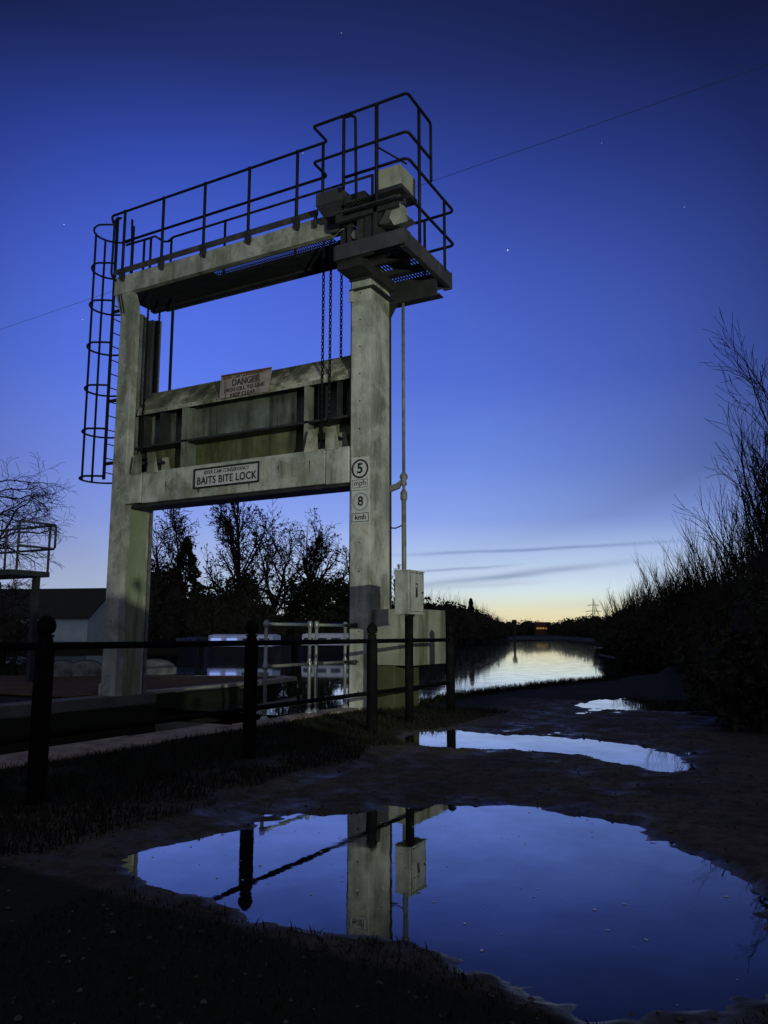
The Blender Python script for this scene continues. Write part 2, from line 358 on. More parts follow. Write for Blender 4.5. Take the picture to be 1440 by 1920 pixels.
def ground_h(P):
    x, y = P[:, 0], P[:, 1]
    dl = np.maximum(sdist(P, RIGHT), sdist(P, LEFT))
    z = .022 * fbm(x * 1.1, y * 1.1, 5) * 2 + .012 * fbm(x * 7, y * 7, 3)
    rut = 0
    for rx, ph in ((2.75, .3), (3.1, 1.1), (4.35, .3), (4.72, 1.1)):
        cx = rx + .25 * np.sin(y * .42 + ph) + .10 * fbm(y * .8 + rx, y * 0 + rx, 2)
        rut = rut + np.exp(-((x - cx) / .11) ** 2) * (.55 + .45 * np.sin(y * 22 + rx * 9) * .4)
    z = z - .022 * rut * (y > -6) * (y < 9)
    near = np.exp(-((x - 4) ** 2 + (y + 3) ** 2) / 120)
    # wheel ruts and hollows in the mud track
    for pi, pol in enumerate(PUD):
        kk = .3 if pi in (1, 3, 4) else 1.0
        d = sdist(P, pol) + kk * (.26 * fbm(x * 2.3 + 5, y * 2.3, 4) + .16 * fbm(x * 9, y * 9, 4))
        dep = np.clip(d / .5, -1, 1)
        z = np.where(dep > -1, np.where(dep > 0, -.012 - .085 * dep ** .8, z * 1.0 - .012 * (1 + dep) + .0), z)
        # small islands of mud in the shallow margins
        isl = (d > 0) & (d < .45); z = z + np.where(isl, .03 * np.clip(fbm(x * 6, y * 6 + 3, 3) * 3 - .25, 0, 1), 0)
    z = z + np.where((x > 1.7) & (x < 7) & (y > -12) & (y < 1.5), .016 * fbm(x * 9, y * 14, 4) + .008 * fbm(x * 26, y * 26, 2), 0)
    hump = np.clip(sdist(P, pts((-3000, -300), (1.35, -300), (1.35, 200), (-3000, 200))) * 2, 0, 1) * 0
    z = z + np.clip((x - 6.2) * .12, 0, .5) + hump
    z = z + np.clip(-y - 10.5, 0, 1) * .1
    wob = .10 * fbm(x * 1.7, y * 1.7, 3)
    dd = dl + np.where(y > 1.5, wob, 0)
    slope = np.where((y < 1.2), 8.0, 2.4)
    z = np.where(dd < 0, np.maximum(-4.0, z + dd * slope), z)
    far = np.clip((np.hypot(x, y) - 200) / 600, 0, 1)
    return z + far * 2.5 * (dl > 0)
def ground_material():
    m = bpy.data.materials.new('muddy_ground'); m.use_nodes = True; t = NT(m.node_tree)
    b = m.node_tree.nodes['Principled BSDF']; b.inputs['Specular IOR Level'].default_value = .10
    g = t.n('ShaderNodeTexCoord').outputs['Object']
    c = t.mix(t.ramp(t.noise(g, 1.3, 6, .6), [(.35, 0.), (.68, 1.)]), (.050, .046, .042), (.115, .105, .094))
    c = t.mix(t.ramp(t.noise(g, 9, 6, .7), [(.40, 0.), (.70, .9)]), c, (.022, .018, .015))
    c = t.mix(t.ramp(t.noise(g, 38, 3, .6), [(.60, 0.), (.72, .7)]), c, (.15, .13, .11))
    geo = t.n('ShaderNodeSeparateXYZ'); t.link(g, geo.inputs[0])
    # grass verge left of the track and along the bank
    ed = t.m('SUBTRACT', t.m('ADD', geo.outputs[0], t.m('MULTIPLY', t.noise(g, 1.1, 4), 1.4)), t.m('MULTIPLY', t.m('ADD', t.m('MAXIMUM', t.m('SUBTRACT', geo.outputs[1], 3.2), 0.0), t.m('MULTIPLY', t.m('MAXIMUM', t.m('SUBTRACT', -7.15, geo.outputs[1]), 0.0), 3.0)), 4.0))
    gr = t.ramp(t.m('MULTIPLY', t.m('SUBTRACT', ed, 2.0), .5, clamp=True), [(.0, 1.), (.35, 0.)])
    c = t.mix(gr, c, t.mix(t.noise(g, 20, 4), (.013, .015, .010), (.026, .027, .018)))
    wet = t.ramp(t.m('ADD', t.m('MULTIPLY', t.m('ADD', geo.outputs[2], .036), 22.0), t.m('MULTIPLY', t.m('SUBTRACT', t.noise(g, 3.0, 5, .65), .5), 2.2)), [(.0, 1.), (.75, 0.)])   # soaked margins just above the waterline
    wet = t.m('MULTIPLY', wet, t.m('SUBTRACT', 1.0, gr))
    c = t.mix(t.m('MULTIPLY', wet, .55), c, (.016, .014, .012)); t.link(c, b.inputs['Base Color'])
    t.link(t.m('ADD', .08, t.m('MULTIPLY', wet, .42)), b.inputs['Specular IOR Level'])
    t.link(t.m('SUBTRACT', .92, t.m('MULTIPLY', wet, .66)), b.inputs['Roughness'])
    bn = t.n('ShaderNodeBump'); bn.inputs['Strength'].default_value = .6; bn.inputs['Distance'].default_value = .02
    t.link(t.m('ADD', t.noise(g, 14, 8, .7), t.m('MULTIPLY', t.noise(g, 70, 3, .6), .3)), bn.inputs['Height']); t.link(bn.outputs[0], b.inputs['Normal'])
    return m
xs = axis(-2600, 2600, 1.2, 6.6, .033, (-4.58, -4.6, -4.55, .02, -.02)); ys = axis(-290, 3200, -8.6, 4.6, .036, (.88, .95, 1.0))
gx, gy = np.meshgrid(xs, ys); P = np.stack([gx.ravel(), gy.ravel()], 1); gz = ground_h(P)
V = np.column_stack([P, gz]); nx, ny = len(xs), len(ys)
ii = (np.arange(ny - 1)[:, None] * nx + np.arange(nx - 1)[None, :]).ravel()
F = np.stack([ii, ii + 1, ii + nx + 1, ii + nx], 1)
def fast_mesh(name, V, F, m, smooth=True, kind=None, parent=None):
    me = bpy.data.meshes.new(name); V = np.asarray(V, dtype=np.float32); F = np.asarray(F, dtype=np.int32); k = F.shape[1]
    me.vertices.add(len(V)); me.vertices.foreach_set('co', V.ravel())
    me.loops.add(F.size); me.loops.foreach_set('vertex_index', F.ravel())
    me.polygons.add(len(F)); me.polygons.foreach_set('loop_start', np.arange(len(F), dtype=np.int32) * k)
    me.polygons.foreach_set('use_smooth', np.full(len(F), smooth)); me.update(calc_edges=True); me.validate()
    me.materials.append(m); o = bpy.data.objects.new(name, me); col.objects.link(o)
    if kind: o['kind'] = kind
    if parent is not None: o.parent = parent
    return o
fast_mesh('ground', V, F, ground_material(), True, 'structure')

def water_mat(name, bump, scale, base=(.006, .008, .010), rough=.012, stretch=(1, 1, 1)):
    m = bpy.data.materials.new(name); m.use_nodes = True; t = NT(m.node_tree); m.node_tree.nodes.clear()
    g = t.n('ShaderNodeTexCoord').outputs['Object']
    bn = t.n('ShaderNodeBump'); bn.inputs['Strength'].default_value = bump; bn.inputs['Distance'].default_value = .01
    t.link(t.noise(t.mapping(g, stretch), scale, 3, .5), bn.inputs['Height'])
    lw = t.n('ShaderNodeLayerWeight'); lw.inputs['Blend'].default_value = .5; t.link(bn.outputs[0], lw.inputs['Normal'])
    f = t.ramp(t.m('SUBTRACT', 1.0, lw.outputs['Facing']), [(0, 1.), (.06, .95), (.14, .84), (.235, .58), (.29, .33), (.35, .15), (.42, .055), (.52, .03), (1, .02)])   # silty water, near-mirror when seen flat
    d = t.n('ShaderNodeBsdfDiffuse'); d.inputs[0].default_value = base + (1,)
    gl = t.n('ShaderNodeBsdfGlossy'); gl.inputs['Roughness'].default_value = rough; gl.inputs['Color'].default_value = (.93, .95, .98, 1); t.link(bn.outputs[0], gl.inputs['Normal'])
    f = t.m('MULTIPLY', f, t.ramp(t.noise(g, 1.7, 5, .65), [(.36, .80), (.60, 1.0)]))          # patches of scum and silt
    t.link(t.m('ADD', rough, t.m('MULTIPLY', t.ramp(t.noise(g, 2.6, 5, .65), [(.50, 0.), (.68, 1.)]), .05)), gl.inputs['Roughness'])
    mx = t.n('ShaderNodeMixShader'); t.link(f, mx.inputs[0]); t.link(d.outputs[0], mx.inputs[1]); t.link(gl.outputs[0], mx.inputs[2])
    o = t.n('ShaderNodeOutputMaterial'); t.link(mx.outputs[0], o.inputs[0]); return m
RW = -.25
mb = MB(); mb.add([(-900, 1.0, RW), (900, 1.0, RW), (900, 420, RW), (-900, 420, RW)], [(0, 1, 2, 3)])
mb.add([(-900, -290, RW), (-8, -290, RW), (-8, 1.0, RW), (-900, 1.0, RW)], [(0, 1, 2, 3)])
tag(mb.build('river_water', water_mat('river_surface', .10, 1.1, stretch=(1, .8, 1), rough=.03)), kind='structure')
mb = MB(); mb.add([(-4.56, -60, -2.5), (-.01, -60, -2.5), (-.01, .98, -2.5), (-4.56, .98, -2.5)], [(0, 1, 2, 3)])
tag(mb.build('lock_water', water_mat('lock_surface', .08, 1.5)), kind='structure')
pm = water_mat('puddle_surface', .03, 6.0, (.010, .010, .012), .015)
for a in ((1.9, 6.1, -8.1, -4.3, -.03), (1.3, 5.7, -4.0, -.8, -.026), (2.0, 5.8, 1.2, 4.6, -.02)):
    mb = MB(); mb.add([(a[0], a[2], a[4]), (a[1], a[2], a[4]), (a[1], a[3], a[4]), (a[0], a[3], a[4])], [(0, 1, 2, 3)])
    tag(mb.build('puddle_water', pm), kind='structure')

# ------------------------------------------------------------------ lock walls and copings
t = thing('lock_wall', 'concrete lock wall with brown stone coping below the galvanised railing', 'lock wall', (.0, -10, -4))
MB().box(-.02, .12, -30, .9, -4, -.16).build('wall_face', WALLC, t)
mb = MB()
ya = -30.0; rr = random.Random(4)
while ya < -2.5:
    L = 1.05 + rr.random() * .3; yb = min(ya + L, -2.4); zz = .012 + rr.random() * .012
    mb.box(-.46 + .02 * rr.random(), .13 + .05 * rr.random(), ya + .006, yb - .006, -.158, zz); ya = yb
while ya < .25:
    L = .85 + rr.random() * .3; yb = min(ya + L, .3); mb.box(-.13, .17, ya + .006, yb - .006, -.158, .03 + rr.random() * .012); ya = yb
mb.build('coping', COPE, t, .012)
t = thing('lock_wall', 'concrete lock wall on the far side under the far pillar', 'lock wall', (-4.6, -10, -4))
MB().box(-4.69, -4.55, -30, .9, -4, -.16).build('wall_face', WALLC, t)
mb = MB(); ya = -30.0
while ya < .9:
    L = 1.0 + rr.random() * .3; yb = min(ya + L, .95); mb.box(-5.0, -4.54, ya + .006, yb - .006, -.158, .015 + rr.random() * .012); ya = yb
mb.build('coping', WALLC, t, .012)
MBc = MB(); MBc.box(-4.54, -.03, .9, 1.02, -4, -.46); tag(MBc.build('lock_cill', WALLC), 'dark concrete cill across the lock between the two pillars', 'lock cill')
# quay kerb round the far bank
def strip(name, line, wdt, z0, z1, m, parent=None):
    mb = MB()
    for a, b in zip(line[:-1], line[1:]):
        a = Vector((a[0], a[1], 0)); b = Vector((b[0], b[1], 0)); d = (b - a); n = Vector((-d.y, d.x, 0)).normalized() * wdt / 2; L = d.length; k = max(1, int(L / 1.1))
        for i in range(k):
            p = a + d * (i / k); q = a + d * ((i + 1) / k) - d.normalized() * .012
            mb.prism([p - n + Vector((0, 0, z0)), q - n + Vector((0, 0, z0)), q + n + Vector((0, 0, z0)), p + n + Vector((0, 0, z0))], (0, 0, z1 - z0 + rr.random() * .012))
    return mb.build(name, m, parent, .01)
PKERB = mat('pale_kerb_stone', (.34, .33, .26), .85, noise=((.24, .23, .18), 3, .4, .7), bump=.3)
tag(strip('quay_kerb', [(-11.4, 3.62), (-8.75, 4.82), (-6.6, 6.0), (-5.62, 6.4)], .12, -.06, .035, PKERB), 'pale stone kerb at the water edge beyond the far pillar', 'kerb')
tag(strip('quay_kerb', [(-5.45, 6.35), (-4.86, 3.6), (-4.80, 1.0)], .30, -.06, .035, PKERB), 'pale stone kerb along the lock mouth beside the far pillar', 'kerb')
mb = MB(); mb.prism([(-5.0, 1.0, .02), (-5.05, 3.5, .02), (-5.7, 6.1, .02), (-6.6, 5.85, .02), (-8.8, 4.65, .02), (-11.4, 3.45, .02), (-19, -2, .02), (-19, -6, .02), (-9.5, -2.5, .02), (-7.2, -.6, .02), (-5.0, -.6, .02)], (0, 0, .02))
tag(mb.build('quay_path', mat('brown_gravel', (.085, .056, .024), .9, spec=.04, noise=((.14, .10, .045), 3, .38, .7), streaks=((.045, .034, .018), 9, .5, .7), bump=.5)), kind='structure')

# ------------------------------------------------------------------ the gantry
ZB0, ZB1 = 7.205, 7.55
G = thing('lock_gantry', 'tall weathered gantry frame straddling the lock, with walkway and black handrails on top', 'lock gantry', (-2.3, .35, 0))
# near (right) pillar
p = MB(); p.box(0, .33, 0, .60, -.05, 6.62); pr = p.build('pillar', CON, G, .008)
MB().box(.295, .345, .602, .635, .9, 6.2).build('flange', DKST, pr)
MB().box(-.022, -.002, .02, .58, -.05, 6.6).build('guide_plate', DKST, pr)
m_ = MB(); [m_.lathe((0, 0, 0), [(.0, 0), (.012, 0), (.012, .004), (0, .006)], 8) for _ in range(0)]
bt = MB()
for k in range(15):
    z = .25 + k * .42
    bt.obox((.155, -.003, z), (.009, 0, 0), (0, .004, 0), (0, 0, .009))
bt.build('bolt', DKST, pr)
for z in (6.175, 6.33):
    m_ = MB(); m_.box(-.012, .42, -.055, .66, z, z + .022); m_.build('collar_plate', DKST, G)
MB().box(-.01, .05, -.05, -.002, 6.0, 6.174).build('bracket', CON, pr, .004)
# far (left) pillar
p = MB(); p.box(-4.90, -4.575, 0, .165, -.05, 6.78); p.box(-4.895, -4.58, .165, .62, -.05, 3.27)
p.prism([(-4.90, 0, 6.78), (-4.575, 0, 6.78), (-4.575, 0, 6.95), (-4.66, 0, 7.2), (-5.06, 0, 7.2), (-4.98, 0, 6.98)], (0, .15, 0))
pl = p.build('pillar', CON, G, .008)
MB().box(-4.579, -4.572, .17, .555, -.05, 3.27).build('inner_face', GREEN, pl)
MB().box(-4.75, -4.572, .640, .70, -.05, 6.85).build('flange', GALVD, pl)
MB().box(-4.70, -4.60, .61, .640, -.05, 6.85).build('guide_plate', DKST, pl)
MB().box(-4.93, -4.86, -.03, .1, 0, .22).build('foot_block', CON, pl, .01)
for (y0, y1, x, mm) in ((.185, .28, -4.585, PANEL), (.335, .40, -4.61, PANEL), (.50, .545, -4.60, GREYST)):
    MB().box(-4.78, x, y0, y1, 3.27, 6.82).build('gate_guide', mm, pl)
MB().box(-4.80, -4.70, .165, .62, 3.27, 6.80).build('guide_back', DKST, pl)
mb = MB()
for x in (-4.86, -4.80): mb.prism([(x, -.004, 6.8), (x + .014, -.004, 6.8), (x - .09, -.004, 7.19), (x - .105, -.004, 7.19)], (0, -.02, 0))
mb.build('gusset', DKST, pl)
mb = MB()
for k in range(14): mb.obox((-4.74, -.003, .35 + k * .46), (.008, 0, 0), (0, .004, 0), (0, 0, .008))
mb.build('bolt', DKST, pl)
# top beam: two girders, soffit and walkway
gb = MB(); gb.box(-5.10, .02, 0, .11, ZB0, ZB1); tb = gb.build('top_beam', CON, G, .006)
MB().box(-5.0, .33, .82, .93, 7.17, ZB1).build('rear_beam', DKST, G)
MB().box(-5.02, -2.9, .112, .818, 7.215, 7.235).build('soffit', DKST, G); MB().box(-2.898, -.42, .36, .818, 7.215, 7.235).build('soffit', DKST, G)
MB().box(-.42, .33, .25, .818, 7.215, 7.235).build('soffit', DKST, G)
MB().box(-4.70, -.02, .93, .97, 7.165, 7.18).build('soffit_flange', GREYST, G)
def grating(x0, x1, y0, y1, z, pitch, along='y', bearers=(), bar=.010, depth=.035):
    mb = MB()
    if along == 'y':
        x = x0
        while x < x1: mb.box(x, x + bar, y0, y1, z - depth, z); x += pitch
        k = 0; y = y0 + .02
        while y < y1 - .02: mb.box(x0, x1, y, y + .012, z - .012, z + .002); y += .11
    for (a, b, c, d) in bearers: mb.box(a, b, c, d, z - .09, z - depth - .002)
    return mb
grating(-2.9, -.44, .112, .36, 7.23, .046, bar=.024, depth=.008).build('grating', DKST, G)
MB().box(-5.0, -.7, .0, .93, 7.552, 7.56) if False else None
kp = MB(); kp.box(-5.12, -.62, -.012, -.002, 7.59, 7.70); kp.build('kick_plate', GREYST, G)
kp = MB(); kp.box(-5.12, -.62, 1.10, 1.11, 7.59, 7.70); kp.build('kick_plate', GREYST, G)
# walkway front handrail
HR = .0225
TOPZ, MIDZ = 8.82, 8.215
pf = [(-5.22, .0, TOPZ), (-.47, .0, TOPZ), (-.46, -.42, TOPZ), (1.175, -.42, TOPZ), (1.175, .37, TOPZ), (1.175, .37, 7.85)]
pmid = [(-4.90, .0, MIDZ), (-.46, .0, MIDZ), (-.45, -.42, MIDZ), (1.175, -.42, MIDZ), (1.175, .37, MIDZ)]
mb = MB(); mb.tube(fillet([(-5.27, .05, 8.70), (-5.27, .0, TOPZ)] + pf[1:], .055), HR); mb.tube(fillet(pmid, .07), HR)
hr = mb.build('front_handrail', BLK, G)
fp = [(-4.885, 0, TOPZ, 7.56), (-3.925, 0, TOPZ, 7.56), (-2.96, 0, TOPZ, 7.56), (-1.995, 0, TOPZ, 7.56), (-1.02, 0, TOPZ, 7.56), (-.545, .0, TOPZ, 7.75), (.098, -.42, TOPZ, 7.62), (.666, -.42, TOPZ, 7.22), (1.165, -.02, TOPZ, 6.68)]
for i, (x, y, z1, z0) in enumerate(fp):
    MB().tube([(x, y - .03 if i < 5 else y, z0), (x, y - .03 if i < 5 else y, z1)], .026 if i != 7 else .031).build('post', BLK, hr)
    if i < 5:
        b_ = MB(); b_.prism([(x - .055, -.055, 7.66), (x + .055, -.055, 7.66), (x + .055, -.055, 7.50), (x + .035, -.055, 7.42), (x - .02, -.055, 7.46), (x - .055, -.055, 7.52)], (0, .052, 0)); b_.build('bracket', DKST, hr)
MB().tube(fillet([(.10, -.40, TOPZ - .01), (.265, -.36, TOPZ - .01), (.275, -.34, 7.45)], .10), HR).build('post', BLK, hr)
MB().tube([(.68, -.42, 8.12), (1.0, -.1, 7.93)], .014).build('brace', BLK, hr)
MB().tube([(-.62, -.08, 7.36), (-.62, -.08, 7.6)], .03).build('bracket', DKST, hr)
# rear handrail
mb = MB(); mb.tube([(-5.87, .93, TOPZ - .01), (-5.23, .96, TOPZ), (-5.15, .99, TOPZ + .03), (-5.02, 1.1, 8.755), (-4.95, 1.15, TOPZ - .06), (-4.80, 1.15, TOPZ), (-.29, 1.16, TOPZ)], HR)
mb.tube([(-4.8, 1.15, MIDZ), (-.29, 1.16, MIDZ)], HR)
rh = mb.build('rear_handrail', BLK, G)
for x in (-5.40, -5.22, -4.86, -3.50, -1.87, -.29):
    MB().tube([(x, 1.15 if x > -5 else .96, 7.5), (x, 1.15 if x > -5 else .96, TOPZ)], .024).build('post', BLK, rh)
# lower service platform round the outside of the near pillar
pz = 6.66
pfm = MB(); pfm.box(1.167, 1.18, -.50, 1.05, 6.42, pz); pfm.box(1.10, 1.167, -.50, 1.05, 6.42, 6.432); pfm.box(1.10, 1.167, -.50, 1.05, pz - .012, pz)
pfm.box(.02, 1.167, -.512, -.50, 6.46, pz + .03); pfm.box(.36, 1.167, 1.04, 1.05, 6.42, pz); pfm.box(1.05, 1.19, 1.05, 1.09, 6.40, pz + .01)
sp = pfm.build('service_platform', GREYST, G)
grating(.05, 1.10, -.49, 1.03, 6.60, .05, bar=.026, depth=.008, bearers=((.05, 1.10, -.02, .04), (.05, 1.10, .40, .52), (.05, 1.10, .80, .9))).build('grating', DKST, sp)
b_ = MB(); b_.box(-.02, .62, -.49, -.40, 6.47, 6.70); b_.build('front_girder', GREYST, sp, .004)
b_ = MB(); b_.box(.34, 1.10, .60, .72, 6.14, 6.41); b_.box(.34, 1.19, .58, .74, 6.12, 6.14); b_.prism([(.35, .61, 5.93), (.46, .61, 6.12), (.35, .61, 6.12)], (0, .02, 0)); b_.box(-.01, .4, -.40, .7, 6.36, 6.52); b_.build('support_beam', DKST, sp)
b_ = MB(); b_.tube(fillet([(.12, -.42, 7.80), (1.175, -.42, 7.80), (1.177, 1.22, 7.78), (.47, 1.22, 7.76)], .09), HR)
b_.tube(fillet([(.12, -.42, 7.21), (1.177, -.42, 7.21), (1.177, 1.22, 7.20), (.47, 1.22, 7.19)], .09), HR)
ph = b_.build('platform_handrail', BLK, sp)
for (x, y, z1) in ((1.177, .84, 7.78), (.655, 1.22, 7.76)): MB().tube([(x, y, pz - .04), (x, y, z1)], .024).build('post', BLK, ph)
MB().box(-.06, 1.0, -.46, -.43, 7.235, 7.25).build('floor_edge', GREYST, G)
grating(.12, .62, -.40, .35, 7.42, .05, bar=.02).build('grating', DKST, G)
b_ = MB(); b_.box(-.05, 1.0, -.40, -.34, 7.12, 7.235); b_.box(.60, .66, -.40, .7, 6.7, 7.3); b_.box(.42, .70, -.34, .6, 6.68, 7.12); b_.build('machine_frame', DKST, G)

# drive machinery on top
t = thing('drive_housing', 'cream square cabinet of the gate drive, highest box on the near corner', 'gate drive', (.81, -.06, 7.0))
MB().box(.625, 1.0, -.30, .19, 7.505, 7.83).build('cover', CREAM, t, .008)
MB().box(.60, 1.02, -.32, .21, 7.44, 7.504).build('base_tray', DKST, t)
b_ = MB(); b_.tube([(.80, -.06, 7.0), (.80, -.06, 7.44)], [.17, .15], 14); b_.tube([(.62, -.26, 7.16), (1.0, -.26, 7.30)], .08, 12); b_.build('gearbox', GREYST, t, .01)
b_ = MB(); b_.prism([(.72, -.32, 7.20), (.98, -.32, 7.24), (1.02, -.32, 7.0), (.90, -.32, 6.88)], (0, .25, 0)); b_.build('motor_cowl', CREAM, t)
b_ = MB(); b_.prism([(.86, -.36, 7.22), (1.06, -.05, 7.06), (.98, -.30, 6.86), (.70, -.42, 6.90)], (.02, .10, -.02)); b_.build('cowl_flap', DKST, t)
t = thing('motor_box', 'dark grey square motor box overhanging the walkway beside the jogged handrail', 'motor', (-.25, -.15, 7.2))
MB().box(-.475, -.02, -.30, .02, 7.55, 7.76).build('cover', GREYST, t, .006)
b_ = MB(); b_.prism([(-.47, -.29, 7.546), (-.02, -.29, 7.546), (-.05, -.29, 7.30), (-.33, -.29, 7.34)], (0, .35, 0)); b_.box(.0, .36, -.24, .12, 7.30, 7.62); b_.build('motor_base', DKST, t)
MB().tube([(.02, -.12, 7.50), (.55, -.12, 7.50)], .07, 12).build('shaft', DKST, t)
t = thing('chain_sprockets', 'greasy sprocket wheels and bearings above the near pillar', 'machinery', (.05, -.1, 6.8))
def disc(c, r, y0, y1, n=20):
    b = MB(); b.tube([(c[0], y0, c[1]), (c[0], y1, c[1])], r, n); return b
disc((-.28, 7.30), .12, -.10, -.03).build('sprocket', GREYST, t); disc((.06, 7.06), .10, -.20, -.08).build('sprocket', GREYST, t); disc((.24, 6.92), .07, -.30, -.16).build('sprocket', GALVD, t)
b_ = MB(); b_.box(-.40, -.02, -.06, -.002, 7.40, 7.54); b_.box(.10, .16, -.3, .0, 6.72, 7.1); b_.box(-.02, .04, -.3, .0, 6.72, 7.0); b_.box(.30, .40, -.36, .0, 6.72, 7.10); b_.build('bearing', DKST, t)

# cage ladder on the far pillar
L = thing('cage_ladder', 'black caged access ladder fixed to the outer side of the far pillar', 'ladder', (-5.15, .2, 3.75))
xs_, y0_, y1_ = -5.14, .03, .42
for (y, z0, z1, nm) in ((y0_, 3.77, 9.0 - .22, 'stile'), (y1_, 3.72, 8.78, 'stile')):
    MB().box(xs_ - .03, xs_ + .03, y - .012, y + .012, z0, z1).build(nm, BLK, L)
z = 3.9
while z < 7.5: MB().tube([(xs_, y0_, z), (xs_, y1_, z)], .011, 6).build('rung', BLK, L); z += .262
def hoop(zc, r=.37, depth=.66, yc=None):
    yc = (y0_ + y1_) / 2; pp = [Vector((xs_, y0_, zc)), Vector((xs_ - .10, y0_ - .08, zc))]
    for k in range(13):
        a = math.pi * k / 12; pp.append(Vector((xs_ - .28 - math.sin(a) * (depth - .28), yc - math.cos(a) * r, zc)))
    pp += [Vector((xs_ - .10, y1_ + .08, zc)), Vector((xs_, y1_, zc))]; return pp
for zc in (3.83, 4.70, 5.51, 6.32, 7.13, 7.86, 8.62):
    MB().tube(hoop(zc), .019, 6).build('hoop', BLK, L)
for a in (62, 105):
    an = R(a); x = xs_ - .28 - math.sin(an) * .36; y = (y0_ + y1_) / 2 - math.cos(an) * .35
    MB().box(x - .006, x + .006, y - .022, y + .022, 3.82, 8.63).build('cage_bar', BLK, L)
for zc in (4.05, 5.2, 6.9): MB().box(xs_, -4.9, y0_ - .01, y0_ + .01, zc - .03, zc + .03).build('bracket', BLK, L)
MB().tube(fillet([(-5.02, .0, 8.72), (-5.18, .0, 8.72), (-5.2, .0, 7.62), (-5.05, .0, 7.48)], .12), .022).build('grab_rail', BLK, L)
MB().tube(fillet([(-5.0, .25, 8.80), (-4.98, .3, 7.50)], .1), .022).build('grab_rail', BLK, L)

# ------------------------------------------------------------------ guillotine gate
GT = thing('guillotine_gate', 'raised steel guillotine gate leaf hanging between the two pillars', 'lock gate', (-2.3, .25, 3.25))
b_ = MB(); b_.box(-4.17, -.445, 0.005, .44, 3.262, 3.80); bmn = b_.build('bottom_beam', CON, GT, .012)
b_ = MB(); b_.box(-4.565, -4.19, -.004, .42, 3.275, 3.80); b_.build('beam_end', CON, GT, .012)
b_ = MB(); b_.box(-.43, -.024, -.004, .42, 3.245, 3.79); b_.build('beam_end', CON, GT, .012)
b_ = MB(); b_.box(-4.42, -.03, .05, .47, 3.20, 3.261); b_.build('seal', DKST, GT, .02)
def lug(x0, x1, t0, t1, yb=.0, dy=.30):
    b = MB(); b.prism([(x0, -.012, 3.77), (x1, -.012, 3.77), (t1, -.012, 4.12), (t0, -.012, 4.12)], (0, .022, 0)); o = b.build('lug', PALE, GT, .004)
    b = MB(); b.prism([(x0 + .02, dy, 3.77), (x1, dy, 3.77), (t1, dy, 4.10), (t0 + .02, dy, 4.10)], (0, .022, 0)); b.build('lug', PALE, GT)
    b = MB(); b.tube([((t0 + t1) / 2, .012, 4.0), ((t0 + t1) / 2, dy, 4.0)], .03, 10); b.build('lug_pin', DKST, GT)
lug(-4.444, -4.196, -4.395, -4.217); lug(-4.06, -3.815, -4.043, -3.894); lug(-.825, -.573, -.743, -.597); lug(-.44, -.191, -.435, -.265)
MB().box(-4.50, -.05, .40, .43, 4.30, 5.30).build('upper_skin', PANEL, GT)
MB().box(-4.50, -.05, .40, .43, 3.79, 4.299).build('lower_skin', PANELG, GT)
b_ = MB(); b_.prism([(-4.45, .10, 4.93), (-4.45, .10, 4.98), (-4.45, .42, 5.36), (-4.45, .46, 5.36), (-4.45, .46, 5.30), (-4.45, .14, 4.93)], (4.40, 0, 0)); b_.build('top_plate', mat('mossy_plate_light_patches', (.15, .155, .095), .85, noise=((.50, .49, .38), 1.5, .50, .60), streaks=((.05, .055, .035), 3.5, .44, .62), bump=.3), GT, .004)  # mossy base; the bright noise patches are painted light falling on the plate
MB().box(-4.45, -.05, .10, .399, 4.905, 4.925).build('shelf', DKST, GT)
MB().box(-4.45, -.05, .10, .399, 4.265, 4.30).build('shelf', DKST, GT)
MB().box(-4.45, -.05, .085, .10, 4.86, 4.93).build('edge_strip', PALE, GT)
for (x0, x1) in ((-3.41, -3.28), (-.905, -.835)):
    MB().box(x0, x1, .10, .12, 3.80, 4.86).build('stiffener', mat('grey_stiffener', (.24, .25, .20), .8, noise=((.12, .13, .10), 3, .4, .65), streaks=((.05, .05, .04), 5, .5, .7)), GT); MB().box((x0 + x1) / 2 - .008, (x0 + x1) / 2 + .008, .12, .398, 3.80, 4.90).build('stiffener', PANEL, GT)
for x in (-4.40, -3.95, -.66, -.32, -.10): MB().box(x - .01, x + .01, .14, .398, 4.31, 4.90).build('stiffener', DKST, GT)
b_ = MB()
for k in range(16): b_.obox((-4.3 + k * .275, .082, 4.895), (.008, 0, 0), (0, .005, 0), (0, 0, .008))
b_.build('rivet', DKST, GT)
# rust runs as thin flakes of corroded paint
for (x, z, w_, h_) in ((-1.86, 3.29, .012, .11), (-2.90, 3.33, .03, .06), (-1.30, 3.50, .012, .12), (-3.62, 3.42, .010, .16), (-.72, 3.46, .008, .18)):
    b_ = MB(); b_.prism([(x - w_, -.001, z + h_), (x + w_, -.001, z + h_), (x + w_ * .4, -.001, z + h_ * .4), (x, -.001, z)], (0, .004, 0)); b_.build('rust_flake', RUST, GT)

